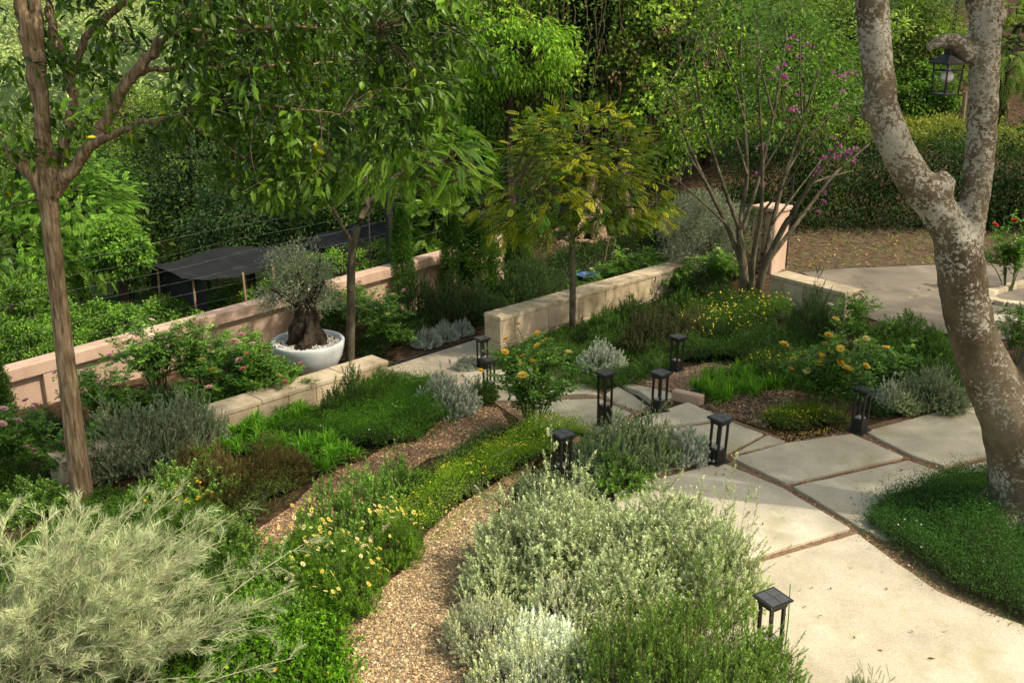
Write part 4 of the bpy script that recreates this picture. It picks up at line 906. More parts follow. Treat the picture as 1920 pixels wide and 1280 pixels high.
kind('darkrosemary', [sprig_bush('rosemary_bush', 170, .6, .72, 44, .034, .008, (.020, .045, .016), (.062, .11, .04), M['leaf'], ang=.75, t0=.15, tipc=(.11, .16, .06), stemc=(.10, .08, .05), bow=.08, hnoise=.14, lumps=5, sides=3, slen=.2) for _ in range(2)], .6, .72)
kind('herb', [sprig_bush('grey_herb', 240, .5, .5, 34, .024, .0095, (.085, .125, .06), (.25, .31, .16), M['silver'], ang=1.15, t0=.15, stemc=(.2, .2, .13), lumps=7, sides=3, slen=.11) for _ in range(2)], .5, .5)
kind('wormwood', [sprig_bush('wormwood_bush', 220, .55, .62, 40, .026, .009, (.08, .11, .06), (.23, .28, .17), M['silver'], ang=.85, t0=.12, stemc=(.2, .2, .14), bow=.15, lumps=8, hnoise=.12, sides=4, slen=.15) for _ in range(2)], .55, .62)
kind('lavender', [sprig_bush('lavender_clump', 220, .42, .4, 34, .032, .0085, (.19, .21, .17), (.46, .49, .42), M['silver'], ang=.8, t0=.15, stemc=(.25, .25, .2), lumps=6, sides=2, slen=.09) for _ in range(2)], .42, .4)
kind('silvermound', [sprig_bush('silver_mound', 420, .42, .3, 30, .02, .007, (.17, .205, .19), (.40, .44, .41), M['silver'], ang=1.1, t0=.4, stemc=(.3, .3, .25), lumps=5, hnoise=.05, dome=1.1)], .42, .3)
kind('mint', [leafy_herb('leafy_herb', 85, .42, .6, 34, .036, .017, (.06, .12, .025), (.20, .32, .08), M['leaf'], t0=.08, stemc=GRN_ST, tipc=(.32, .44, .14), bow=.1, lumps=4, hnoise=.16, sides=2, slen=.14) for _ in range(3)], .42, .6)
kind('green', [leafy_herb('green_shrub', 130, .5, .5, 30, .034, .013, (.026, .062, .013), (.085, .16, .033), M['leaf'], t0=.1, stemc=GRN_ST, lumps=6, hnoise=.14, sides=3, slen=.13) for _ in range(2)], .5, .5)
kind('redstem', [sprig_bush('red_stemmed_shrub', 130, .5, .55, 24, .03, .009, (.06, .065, .022), (.17, .17, .055), M['leaf'], ang=.9, t0=.15, stemc=(.15, .06, .04), tipc=(.26, .10, .07), bow=.15, hnoise=.2, lumps=6, sides=4, slen=.14) for _ in range(2)], .5, .55)
kind('brownstem', [sprig_bush('brown_shrub', 130, .5, .55, 26, .03, .009, (.035, .045, .02), (.10, .11, .045), M['leaf'], ang=.9, t0=.15, stemc=(.09, .06, .04), tipc=(.20, .13, .10), bow=.15, hnoise=.18, lumps=6, sides=4, slen=.14)], .5, .55)
kind('daisy', [leafy_herb('daisy_bush', 130, .5, .42, 30, .034, .009, (.05, .11, .016), (.17, .28, .045), M['leaf'], t0=.1, stemc=GRN_ST, lumps=6, sides=3, slen=.09) for _ in range(2)], .5, .42)
kind('strap', [tuft_group('strap_leaf_clump', 6, .11, n=60, L=.22, W=.011, c1=(.04, .10, .012), c2=(.13, .26, .035), mat=M['leaf'], bend=.6, stalk=.03) for _ in range(2)], .3, .22)
kind('lily', [tuft_group('lily_clump', 8, .15, n=40, L=.17, W=.015, c1=(.04, .11, .012), c2=(.14, .29, .04), mat=M['leaf'], bend=.6, stalk=.08) for _ in range(2)], .32, .2)
kind('grass', [tuft('grass_clump', 240, .3, .36, .008, (.022, .055, .012), (.075, .14, .03), M['leaf'], bend=.8, base=.5) for _ in range(2)], .32, .3)
kind('cypress', [sprig_bush('cypress', 900, .26, 2.2, 26, .05, .014, (.014, .032, .008), (.06, .12, .022), M['leaf'], ang=.6, t0=.45, base=.0, inner=.3, stemc=BRN, lumps=0, hnoise=.0, shape='leaf') for _ in range(0)], .26, 2.2)
def cypress(name='cypress'):
    n = 2600; z = rng.random(n) ** .9 * 2.2; rr = .26 * (.55 + .45 * np.sin(np.clip(z / 2.2 * 2.6 + .5, 0, PI))) * (1 - .55 * (z / 2.2) ** 5) * rng.uniform(.55, 1.08, n); a = rng.random(n) * 2 * PI
    rr *= 1 + .13 * np.sin(a * 3 + z * 4) + .08 * np.sin(z * 11)
    P = np.stack([rr * np.cos(a), rr * np.sin(a), z], 1); o = np.stack([np.cos(a), np.sin(a), np.zeros(n)], 1); m = MB()
    k = 7; Pi = np.repeat(P, k, 0) + rng.normal(0, .028, (n * k, 3)); D = nrm(np.repeat(o, k, 0) * .6 + np.array([0, 0, .8]) + rng.normal(0, .4, (n * k, 3)))
    leaves(m, Pi, D, rdir(n * k), .05 * rng.uniform(.6, 1.3, n * k), .017, pal(n * k, (.018, .045, .010), (.075, .15, .028), .2, np.clip(np.repeat((rr / .3), k) - .3 + rng.normal(0, .2, n * k), 0, 1)))
    t = MB(); t.tube([(0, 0, -.1), (0, 0, 1), (0, 0, 2.1)], [.035, .025, .006], 7, BRN); return parent_parts(name, [('trunk', t, M['stem']), ('crown', m, M['leaf'])])
kind('cypress', [cypress(), cypress()], .28, 2.25)
ROSES = [rose_bush('rose_bush', 13, .5, .9, (.035, .085, .016), (.14, .25, .045)) for _ in range(3)]
kind('rose', [r[0] for r in ROSES], .5, .9)
def rose(px, py, w, h, label, cols, nb, size=.066, kind_='rose', front=True, group=None):
    k = KIND['rose']; i = k['i'] % 3; o = place('rose', px, py, w * 1.25, h * 1.08, label, 'rose bush', group)
    for ch in list(o.children):
        if ch.name.startswith('flower'): bpy.data.objects.remove(ch)
    tips = ROSES[i][1]; ca, sa = math.cos(o.rotation_euler.z), math.sin(o.rotation_euler.z)
    yy = tips[:, 0] * sa + tips[:, 1] * ca; score = tips[:, 2] - .45 * yy + rng.normal(0, .12, len(tips)); idx = np.argsort(-score)
    pts = []
    for j in idx:
        if all(np.linalg.norm(tips[j] - q) > .10 for q in pts): pts.append(tips[j])
        if len(pts) >= nb: break
    s = (o.scale[0] + o.scale[2]) / 2
    add_blooms(o, [p + np.array([0, 0, .02]) for p in pts], kind_, cols, size / s)
    return o
PINK = [(.70, .27, .28), (.75, .42, .42), (.66, .22, .22)]; PALE = [(.78, .50, .50), (.75, .4, .48)]; YEL = [(.84, .66, .13), (.85, .75, .30), (.82, .55, .07)]; CREAM = [(.78, .68, .48), (.8, .72, .6)]

# ------------------------------------------------------------------ front bed right of the gravel path
S_ = 'silver shrub'
for a in [
 (1010, 1085, 250, 190, 'tall silver green shrub leaning over the right edge of the gravel path'),
 (1130, 1085, 250, 190, 'tallest silver shrub in the middle of the front silver clump'),
 (1255, 1092, 260, 200, 'broad silver green shrub with its right side over the cream slab'),
 (1345, 1140, 170, 190, 'silver shrub at the right end of the front clump, beside the nearest bollard light'),
 (935, 1130, 150, 130, 'small silver shrub spilling onto the curving gravel path'),
 (1170, 1165, 210, 150, 'silver shrub in the gap between the tall ones and the rosemary'),
 (1085, 1010, 200, 80, 'silver green shrub at the back of the front clump below the half buried bollard'),
]: place('silver', *a, S_)
for a in [
 (920, 1215, 180, 130, 'whitish shrub with yellowish tips at the gravel path edge'),
 (1060, 1200, 200, 130, 'whitish shrub with yellow tips between the silver shrub and the rosemary'),
 (985, 1320, 230, 150, 'whitish shrub with yellow tips at the bottom edge beside the gravel'),
 (1110, 1310, 220, 130, 'low whitish shrub at the bottom edge against the rosemary'),
]: place('whitish', *a, 'grey shrub')
place('white', 1012, 1262, 165, 140, 'whitest rounded clump amid the yellow tipped grey shrubs', 'white shrub')
for a in [
 (1190, 1335, 250, 235, 'upright green rosemary beside the whitish shrubs'),
 (1310, 1300, 290, 225, 'tallest green rosemary in front of the silver shrubs'),
 (1412, 1340, 230, 170, 'green rosemary at the foot of the nearest bollard light'),
 (1290, 1420, 320, 230, 'green rosemary at the bottom edge of the picture'),
]: place('rosemary', *a, 'rosemary')
place('rosemary', 1620, 1345, 110, 85, 'few loose rosemary sprigs over the slab at the bottom edge', 'rosemary')
for a in [
 (1100, 905, 140, 50, 'grey green herb mound just right of the half buried bollard'),
 (1150, 880, 150, 110, 'soft grey green herb in the row behind the silver shrubs'),
 (1210, 872, 130, 105, 'feathery grey green herb in front of the sunlit step slab'),
 (1015, 930, 110, 50, 'grey herb left of the half buried bollard light'),
]: place('herb', *a, 'grey herb')
place('lavender', 1282, 862, 110, 65, 'grey lavender at the right end of the herb row by the bollard', 'lavender')
place('mint', 1165, 915, 130, 80, 'light green low herb in front of the grey herb row', 'herb')

# ------------------------------------------------------------------ feathery silver shrub in the near left corner
def feathery():
    base = on_ground(60, 1300); root = empty('feathery_shrub', base, 'big pale feathery needle leaved shrub filling the near left corner', 'shrub')
    n = 150; b0 = np.c_[rng.normal(0, .35, n) - .1, rng.normal(0, .3, n) + .1, np.zeros(n)]
    az = np.where(rng.random(n) < .45, rng.uniform(-.75, .9, n), rng.uniform(-1.0, 2.6, n)); q = rng.uniform(.15, 1, n) ** .6; R = 1.72 * q
    tip = np.c_[b0[:, 0] + np.cos(az) * R, b0[:, 1] + np.sin(az) * R * .95, rng.uniform(.6, 1.3, n) * (1.06 - .5 * q ** 2) + .1]
    mid = (b0 + tip) / 2 + np.c_[np.zeros((n, 2)), np.full(n, .22)] - np.c_[np.cos(az), np.sin(az), np.zeros(n)] * .12 * R[:, None]
    st = MB(); lf = MB(); K = 9; tubes(st, bez(b0, mid, tip, np.broadcast_to(np.linspace(0, 1, K), (n, K))), np.linspace(.010, .0022, K)[None] * np.ones((n, 1)), 4, (.38, .35, .24))
    m = 15; t = np.linspace(.25, .98, m)[None] + rng.normal(0, .02, (n, m)); P = bez(b0, mid, tip, t); T = nrm(2 * (1 - t)[..., None] * (mid - b0)[:, None] + 2 * t[..., None] * (tip - mid)[:, None])
    P = P.reshape(-1, 3); T = T.reshape(-1, 3); S = len(P); rad = rdir(S); rad = nrm(rad - T * (rad * T).sum(1, keepdims=True)); d = nrm(T * .8 + rad * .75 + np.array([0, 0, .12])); ln = rng.uniform(.1, .26, (S, 1)) * (1.15 - .5 * np.tile(np.linspace(.25, 1, m), n))[:, None]
    E = P + d * ln; Mi = P + d * ln * .5 + np.array([0, 0, .015]); tubes(st, bez(P, Mi, E, np.broadcast_to(np.linspace(0, 1, 4), (S, 4))), np.linspace(.0022, .001, 4)[None] * np.ones((S, 1)), 3, (.40, .37, .26))
    nn = 34; t2 = (np.arange(nn)[None] + rng.random((S, nn))) / nn * .92 + .06; NP = bez(P, Mi, E, t2).reshape(-1, 3); dd = np.repeat(d, nn, 0); r2 = rdir(S * nn); r2 = nrm(r2 - dd * (r2 * dd).sum(1, keepdims=True)); ND = nrm(dd * .8 + r2 * .6 + np.array([0, 0, .18]))
    L = rng.uniform(.05, .105, S * nn)
    c = pal(S * nn, (.08, .12, .045), (.52, .57, .34), .16, np.clip(NP[:, 2] * .62 - .08 + np.repeat(rng.normal(0, .2, S), nn) + rng.normal(0, .16, S * nn), 0, 1))  # darker low, paler high: shaded inside and lit tops put in colour
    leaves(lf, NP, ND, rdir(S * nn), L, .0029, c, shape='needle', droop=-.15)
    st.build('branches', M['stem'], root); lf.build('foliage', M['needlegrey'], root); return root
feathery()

# ------------------------------------------------------------------ left of the gravel path
for a in [
 (625, 1020, 130, 150, 'bright green leafy herb beside the gravel patch, left of a trio'),
 (700, 985, 130, 125, 'bright green leafy herb between its taller neighbour and the edging strip'),
 (755, 925, 100, 90, 'bright green leafy herb farthest up the edging strip'),
 (650, 1075, 140, 95, 'light green herb right behind the pale yellow daisies'),
 (370, 955, 150, 90, 'green herb behind the feathery shrub by the brown tree trunk'),
 (300, 960, 120, 85, 'green herb at the foot of the brown tree trunk'),
 (60, 965, 150, 80, 'green herb left of the brown tree trunk above the feathery shrub'),
 (420, 1040, 160, 90, 'green herb with yellow blooms among the feathery branches'),
 (500, 1110, 150, 100, 'green herb half under the feathery shrub tips'),
 (520, 1190, 170, 100, 'low green herb near the bottom between feathery shrub and gravel'),
]: place('mint', *a, 'herb')
for i, a in enumerate([
 (635, 1135, 190, 125, 'large pale yellow daisy bush at the left edge of the gravel path', 70),
 (735, 1052, 125, 95, 'smaller yellow daisy bush on the edging strip, nearer the green mat', 34),
 (575, 1060, 110, 100, 'yellow daisy bush left of the largest one beside the brown gravel', 20),
]):
    o = place('daisy', *a[:5], 'daisy bush'); s = o.scale[0]
    for ch in list(o.children):
        if ch.name.startswith('flower'): bpy.data.objects.remove(ch)
    q = rng.random(a[5]) ** .5 * .5; an = rng.random(a[5]) * 6.28
    add_blooms(o, np.c_[q * np.cos(an), q * np.sin(an), .44 * (1 - .6 * (q / .5) ** 2) + rng.uniform(.0, .12, a[5])], 'daisy', [(.82, .72, .20), (.84, .78, .42), (.8, .66, .14)], .045 / s, jit=.35)
o = place('daisy', 350, 985, 150, 60, 'low plant with orange yellow blooms behind the feathery shrub', 'daisy bush')
for ch in list(o.children):
    if ch.name.startswith('flower'): bpy.data.objects.remove(ch)
q = rng.random(14) ** .5 * .5; an = rng.random(14) * 6.28; add_blooms(o, np.c_[q * np.cos(an), q * np.sin(an), .5 * (1 - .5 * q)], 'daisy', [(.8, .5, .03)], .05 / o.scale[0])
for a in [
 (430, 935, 170, 105, 'red stemmed shrub behind the feathery shrub, lit from the right'),
 (515, 905, 150, 80, 'dark red brown stemmed shrub beside the brown gravel'),
 (375, 915, 120, 90, 'sparse red stemmed shrub between the grey wormwood and feathery shrub'),
]: place('redstem', *a, 'red shrub')
for a in [
 (245, 880, 200, 125, 'grey wormwood bush right of the brown tree trunk'),
 (345, 855, 170, 125, 'grey wormwood bush against the low stone wall'),
]: place('wormwood', *a, 'wormwood')
LG = ['behind the yellow flowers and stone wall end', 'second from the stone wall', 'beside the red stemmed shrub', 'under the stone wall, farthest right', 'at the edge of the bright green mat', 'next to the brown gravel tip', 'between two others below the wall', 'farthest left below the wall']
for a, t in zip([(450, 835, 100, 48), (505, 815, 100, 48), (575, 868, 100, 50), (555, 792, 95, 42), (615, 845, 105, 50), (640, 872, 95, 42), (525, 842, 90, 40), (425, 858, 90, 40)], LG): place('lily', *a, 'bright green strap leaved clump ' + t, 'lily clump', 'strap leaved clumps below the low stone wall')
place('lavender', 838, 775, 125, 75, 'grey lavender clump at the edge of the bright green mat by the path', 'lavender')
place('green', 660, 780, 110, 90, 'upright green shrub in front of the low stone wall', 'shrub')
place('green', 720, 740, 80, 50, 'low green shrub at the end of the low stone wall', 'shrub')
place('green', 905, 752, 60, 45, 'small green shrub at the foot of two small bollards', 'shrub')

# roses along the pink wall
for a in [
 (300, 745, 130, 120, 'sparse dark rose bush against the pink wall with a white bloom', CREAM, 2),
 (375, 745, 110, 130, 'tall sprawling rose bush before the wall pier', CREAM, 1),
 (440, 765, 130, 125, 'rose bush with a single yellow bloom at its top by the pink wall', YEL, 2),
 (480, 760, 120, 110, 'pink rose bush left of the pale pot, most blooms of the row', PINK, 8),
 (530, 765, 90, 85, 'coral pink rose bush in front of the pale pot', PINK, 6),
 (405, 790, 110, 75, 'low rose bush with one coral bloom above the stone wall', PINK, 2),
 (200, 815, 120, 110, 'dark rose bush with pale pink blooms right of the brown trunk', PALE, 3),
 (35, 905, 130, 135, 'pink rose bush at the left frame edge', PALE, 10, .07),
 (112, 905, 90, 100, 'pink rose bush just left of the brown trunk', PALE, 7, .07),
 (185, 880, 80, 75, 'small pink rose bush just right of the brown trunk', PINK, 3),
 (625, 640, 110, 90, 'red rose bush behind the pale pot', PINK, 3),
 (690, 625, 90, 80, 'pink rose bush between slim trunk and pink wall', PALE, 3),
]: rose(a[0], a[1], a[2] * 1.3, a[3] * 1.1, *a[4:])
rose(718, 665, 130, 95, 'yellow rose bush right of the slim trunk near the path', YEL, 6, .065)
rose(1000, 808, 180, 180, 'yellow rose bush in the middle of the garden beside the lower slabs', YEL, 14, .078)
rose(1575, 790, 170, 175, 'yellow rose bush beside the shaded bollard light on the right', YEL, 14, .078)
rose(1520, 770, 110, 100, 'smaller yellow rose bush left of the shaded bollard', YEL, 6, .06)
rose(1600, 665, 100, 120, 'cream flowered rose bush rising before the road', CREAM, 9, .07)
rose(1660, 720, 120, 80, 'green rose bush without open blooms left of the pale trunk', YEL, 1, .06)
rose(1890, 545, 110, 120, 'red flowering shrub inside the curved stone kerb', [(.62, .03, .03)], 8, .09)
rose(1905, 690, 90, 130, 'bare rose stems at the right frame edge beside the pale trunk', CREAM, 1, .06)
for a, t in zip([(1090, 585, 100, 75), (1150, 560, 110, 75), (1210, 545, 100, 80), (1270, 555, 100, 75), (1350, 545, 110, 70)], ['nearest the golden tree trunk', 'second from the golden tree trunk', 'before the middle of the long stone wall', 'under the grey round tree', 'beside the many stemmed tree']):
    rose(*a, 'dark rose bush by the long stone wall, ' + t, CREAM, 2, .05)
# pink wall planting
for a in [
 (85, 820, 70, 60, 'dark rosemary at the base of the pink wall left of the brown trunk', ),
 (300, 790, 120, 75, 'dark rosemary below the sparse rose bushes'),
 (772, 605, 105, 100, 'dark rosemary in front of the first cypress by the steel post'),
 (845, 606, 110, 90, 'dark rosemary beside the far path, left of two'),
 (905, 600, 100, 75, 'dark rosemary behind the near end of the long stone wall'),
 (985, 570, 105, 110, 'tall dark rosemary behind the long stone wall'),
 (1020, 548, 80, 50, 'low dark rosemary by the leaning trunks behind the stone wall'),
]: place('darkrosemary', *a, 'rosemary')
for a in [(800, 648, 62, 36, 'blue grey silver mound nearest the yellow rose by the far path'), (833, 636, 60, 36, 'middle blue grey silver mound along the far path'), (866, 626, 50, 30, 'farthest blue grey silver mound along the far path')]: place('silvermound', *a, 'silver mound')
CY = 'columnar cypresses along the pink wall'
for a in [(758, 580, 44, 185, 'slim cypress column beside the steel post'), (850, 572, 46, 165, 'slim cypress column against the lit end of the pink wall'), (900, 568, 75, 155, 'widest dark cypress behind the wooden stake'), (968, 545, 50, 150, 'shaded cypress column in front of the dark wall end')]: place('cypress', *a, 'cypress', CY)
place('cypress', 4, 830, 62, 200, 'dark cypress cut by the left frame edge before the pink wall', 'cypress', CY)

# ------------------------------------------------------------------ middle and right beds
place('lavender', 1128, 692, 90, 50, 'silver lavender clump in strappy grass, middle bed', 'lavender')
place('silver', 1690, 770, 80, 55, 'small silver shrub in the right bed by the pale trunk', 'silver shrub')
place('lavender', 1670, 765, 70, 50, 'grey lavender right of the shaded bollard', 'lavender')
for i, (a, t) in enumerate(zip([(1075, 715, 90, 38), (1125, 722, 90, 38), (1170, 715, 90, 36), (1210, 704, 80, 34), (1240, 690, 70, 32), (1060, 680, 80, 36), (985, 660, 90, 36), (1025, 640, 80, 36), (950, 685, 80, 36), (1085, 630, 80, 34)],
     ['left of the silver lavender at the slab edge', 'just below the silver lavender', 'below right of the silver lavender', 'before the far bollard', 'touching the far bollard', 'behind the yellow rose blooms', 'at the foot of the stone wall end', 'between stone wall and golden tree trunk', 'right of the two small bollards', 'at the golden tree trunk'])):
    place('grass', *a, 'dark green grassy clump ' + t, 'grass clump', 'grassy clumps in the middle bed')
place('lavender', 880, 692, 55, 26, 'small grey tuft at the near bend of the far path', 'lavender')
for a in [(1140, 640, 90, 70, 'green shrub right of the golden tree trunk'), (1185, 615, 100, 60, 'green shrub behind the brown flowered shrub'), (1290, 590, 100, 50, 'dark green shrub at the back of the daisy mass'), (1700, 660, 150, 75, 'spreading green shrub left of the pale trunk near the road'), (1640, 690, 110, 70, 'green shrub below the cream flowered rose'), (1755, 690, 110, 60, 'green shrub close behind the pale trunk'), (1480, 715, 100, 50, 'green shrub left of the right yellow rose bush')]: place('green', *a, 'shrub')
for a in [(1225, 660, 130, 85, 'brownish shrub dotted with tiny pink blooms, middle bed'), (1300, 640, 90, 60, 'smaller brownish shrub left of the yellow daisies')]: place('brownstem', *a, 'brown shrub')
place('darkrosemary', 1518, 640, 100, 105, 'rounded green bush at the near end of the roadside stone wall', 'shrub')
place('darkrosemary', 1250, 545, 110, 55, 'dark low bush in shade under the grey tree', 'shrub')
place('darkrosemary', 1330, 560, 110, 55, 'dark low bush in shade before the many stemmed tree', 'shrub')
place('wormwood', 1745, 765, 130, 75, 'grey green wormwood bush left of the pale trunk', 'wormwood')
LT = ['at the corner of the terracotta kerb', 'second from the terracotta kerb', 'in the middle of the right bed tufts', 'behind its row near the slab', 'right end of the tuft row', 'back row of the tufts']
for a, t in zip([(1318, 735, 60, 40), (1360, 750, 75, 50), (1400, 738, 75, 45), (1345, 718, 70, 40), (1440, 728, 70, 40), (1395, 712, 70, 40)], LT): place('strap', *a, 'bright green spiky tuft ' + t, 'tuft', 'spiky tufts above the terracotta kerb')
m = MB(); p = on_ground(1306, 733); m.lathe([(0, .0), (.03, .008), (.042, .04), (.03, .072), (0, .08)], 16, c=p, col=(.03, .1, .32)); world(m, 'ball', M['petal'], None, 'small blue ball lying at the terracotta kerb', 'ball', origin=p, smooth=True)

# ground covers
G1, G2 = (.022, .055, .010), (.075, .16, .028)
mat_cover('dark green mat with tiny white blooms under the pale trunk', zpoly([(1612, 985), (1640, 945), (1700, 915), (1785, 895), (1880, 887), (1980, 882), (2100, 950), (2100, 1262), (1960, 1190), (1920, 1170), (1835, 1128), (1750, 1092), (1690, 1055), (1655, 1015)], 0.03), .22, 8000, .022, .008, (.018, .05, .012), (.06, .135, .03), M['leaf'], flowers=(8, .022, [(.8, .8, .76)], .02))
mat_cover('bright green low mat right of the brown trunk between wall and gravel', gpoly([(600, 815), (630, 770), (700, 735), (760, 722), (815, 725), (850, 760), (848, 790), (790, 830), (700, 850), (620, 850)]), .26, 5200, .024, .010, (.028, .075, .012), (.10, .21, .03), M['leaf'], flowers=(6, .025, [(.8, .8, .7)], .02))
mat_cover('yellow flowered mat creeping over the edging strip', zpoly([(715, 1020), (765, 955), (825, 890), (890, 850), (950, 815), (1005, 790), (1080, 772), (1128, 785), (1112, 815), (1050, 848), (990, 890), (905, 935), (850, 972), (800, 1020)], 0), .30, 6500, .022, .007, (.055, .115, .014), (.19, .29, .035), M['leaf'], flowers=(230, .022, [(.74, .56, .04), (.7, .62, .10)], .03), lumps=.6)
mat_cover('fresh green low plants at the bottom edge left of the gravel', gpoly([(330, 1330), (420, 1130), (520, 1060), (600, 1080), (640, 1140), (650, 1210), (665, 1300), (640, 1420), (350, 1420)]), .16, 4200, .038, .020, (.035, .095, .012), (.15, .30, .035), M['leaf'], lumps=1.0, flowers=(5, .04, [(.8, .45, .03)], .03))
mat_cover('green herbs and grass among feathery branches by the brown trunk', gpoly([(100, 1000), (180, 930), (300, 930), (430, 950), (470, 1040), (420, 1150), (330, 1330), (-100, 1400), (-100, 1100)]), .16, 2600, .03, .012, (.03, .07, .012), (.10, .19, .03), M['leaf'])
mat_cover('mass of yellow daisies below the many stemmed tree', gpoly([(1270, 618), (1290, 590), (1400, 578), (1490, 592), (1492, 622), (1400, 645), (1290, 645)]), .34, 2600, .035, .010, (.03, .065, .012), (.09, .16, .03), M['leaf'], flowers=(95, .034, [(.74, .60, .06)], .12))
mat_cover('dark green low cover in front of the daisy mass', gpoly([(1245, 680), (1275, 645), (1400, 648), (1500, 632), (1545, 655), (1530, 690), (1440, 692), (1380, 680), (1300, 684)]), .2, 2600, .032, .012, (.02, .05, .012), (.07, .135, .03), M['leaf'])
mat_cover('yellow flowered low cover behind the green tufts', gpoly([(1355, 700), (1440, 668), (1540, 672), (1540, 715), (1440, 722)]), .16, 3000, .03, .010, (.04, .08, .015), (.12, .18, .04), M['leaf'], flowers=(110, .03, [(.74, .58, .04)], .04))
mat_cover('yellow green mounded cover at the slab corner', zpoly([(1422, 790), (1470, 768), (1545, 772), (1600, 800), (1480, 828), (1440, 812)], 0), .17, 6500, .018, .006, (.05, .095, .012), (.15, .22, .03), M['leaf'], flowers=(360, .02, [(.72, .58, .04)], .02))
mat_cover('shaded green undergrowth in the right bed', zpoly([(1600, 690), (1640, 640), (1780, 640), (1840, 740), (1800, 755), (1640, 790), (1600, 760)], 0), .14, 2200, .035, .013, (.018, .042, .012), (.06, .11, .03), M['leaf'])
mat_cover('low green cover on the slope below the small bollards', gpoly([(925, 700), (950, 668), (1000, 645), (1050, 655), (1050, 690), (1000, 698), (960, 692)]), .10, 2600, .03, .01, (.025, .055, .012), (.08, .15, .03), M['leaf'])
mat_cover('shaded plants along the foot of the long stone wall', gpoly([(1020, 640), (1100, 600), (1250, 555), (1400, 560), (1400, 590), (1280, 600), (1180, 640), (1110, 660)]), .16, 1800, .035, .012, (.018, .04, .012), (.055, .10, .028), M['leaf'])
mat_cover('thin weeds and pink blooms beside the lower gravel', gpoly([(770, 905), (850, 850), (930, 812), (980, 805), (905, 855), (800, 915)]), .14, 2200, .028, .006, (.03, .055, .02), (.09, .13, .05), M['leaf'], flowers=(14, .03, [(.6, .3, .4)], .04))
mat_cover('dim green plants on the bare soil by the pink wall', gpoly([(100, 850), (300, 800), (420, 770), (520, 730), (500, 700), (380, 730), (250, 770), (90, 820)]), .10, 1300, .035, .014, (.02, .045, .012), (.06, .11, .03), M['leaf'])
mat_cover('green undergrowth between the rose bushes and the low stone wall', gpoly([(90, 880), (200, 815), (300, 775), (420, 735), (520, 700), (560, 725), (470, 775), (400, 800), (320, 850), (220, 900), (100, 905)]), .2, 2400, .036, .014, (.02, .05, .012), (.08, .14, .03), M['leaf'], lumps=.9)
mat_cover('shaded undergrowth round the cypresses and rosemary by the pink wall', gpoly([(660, 650), (700, 620), (760, 600), (840, 575), (920, 560), (990, 540), (1040, 545), (1030, 565), (960, 590), (905, 612), (830, 620), (740, 660), (690, 680)]), .16, 2200, .036, .014, (.018, .045, .012), (.07, .12, .028), M['leaf'], lumps=.9)
mat_cover('low green and russet plants between the red stemmed shrubs and brown gravel', gpoly([(360, 920), (430, 890), (520, 870), (600, 870), (590, 895), (545, 930), (480, 985), (440, 985)]), .14, 2400, .032, .011, (.04, .055, .02), (.12, .16, .04), M['leaf'], lumps=1.0)
mat_cover('green low plants under the strap leaved clumps', gpoly([(400, 850), (460, 800), (560, 770), (620, 770), (650, 860), (600, 880), (520, 870)]), .12, 2400, .03, .012, (.025, .065, .012), (.09, .18, .03), M['leaf'], lumps=1.0)
mat_cover('green cover in the middle bed around the golden tree', gpoly([(960, 680), (1010, 640), (1080, 620), (1200, 600), (1290, 620), (1260, 680), (1180, 712), (1090, 708), (1060, 690)]), .13, 2200, .032, .010, (.022, .055, .012), (.08, .15, .03), M['leaf'], lumps=1.0)
mat_cover('dark undergrowth on the shaded ground behind the long stone wall', gpoly([(1005, 530), (1060, 545), (1130, 545), (1240, 505), (1330, 478), (1400, 488), (1410, 440), (1240, 445), (1080, 470), (1000, 500)]), .22, 900, .06, .026, (.010, .024, .008), (.045, .08, .022), M['leaf'], lumps=1.0)  # dark leaf cover added to stand in for shade on this ground
mat_cover('low weeds along the left frame edge before the pink wall', gpoly([(-60, 960), (-60, 880), (60, 890), (110, 915), (130, 960), (60, 1000)]), .16, 2200, .036, .016, (.025, .06, .012), (.10, .19, .03), M['leaf'], lumps=1.0)
# ------------------------------------------------------------------ pale forked tree on the right
def px_path(Y, pts, k=1.0):
    """control points given where they stand in the vertical plane at distance Y, widths in the same units"""
    o = []
    for p in pts:
        y = Y + (p[3] if len(p) > 3 else 0); q = at_y(p[0], p[1], y); Z = depth_at(q); o.append((q[0], q[1], q[2], k * p[2] / 2 * Z / FPX))
    return o
TB = on_ground(1926, 985); TY = TB[1]
pt = empty('pale_forked_tree', TB, 'big pale mottled tree with forked trunk at the right, lantern hanging beside it', 'tree'); po = np.array(pt.location)
m = MB()
P_main = px_path(TY, [(1952, 1050, 215), (1938, 985, 165), (1925, 920, 148), (1915, 850, 135), (1893, 780, 122), (1858, 710, 110), (1826, 640, 96), (1808, 560, 96), (1799, 490, 98), (1797, 440, 94)], .88)
P_left = px_path(TY, [(1806, 500, 92), (1790, 440, 84), (1752, 385, 76), (1708, 330, 74), (1676, 270, 70), (1655, 205, 66), (1642, 100, 66), (1634, 0, 70), (1628, -90, 66), (1610, -220, 58), (1570, -380, 46)], .88)
P_right = px_path(TY, [(1800, 510, 84), (1820, 430, 58), (1834, 330, 58), (1842, 240, 61), (1845, 150, 60), (1848, 60, 62), (1856, 0, 62), (1870, -110, 56), (1890, -260, 48), (1900, -420, 38)], .88)
P_side = px_path(TY, [(1900, 800, 92), (1928, 730, 84), (1965, 640, 76), (2010, 520, 66), (2060, 380, 58), (2110, 200, 50), (2150, 0, 46), (2210, -250, 40), (2330, -420, 32), (2480, -480, 24)], .88)
for p in (P_main, P_left, P_right, P_side):
    q = spline(p, 40); m.tube(q[:, :3], q[:, 3], 20)
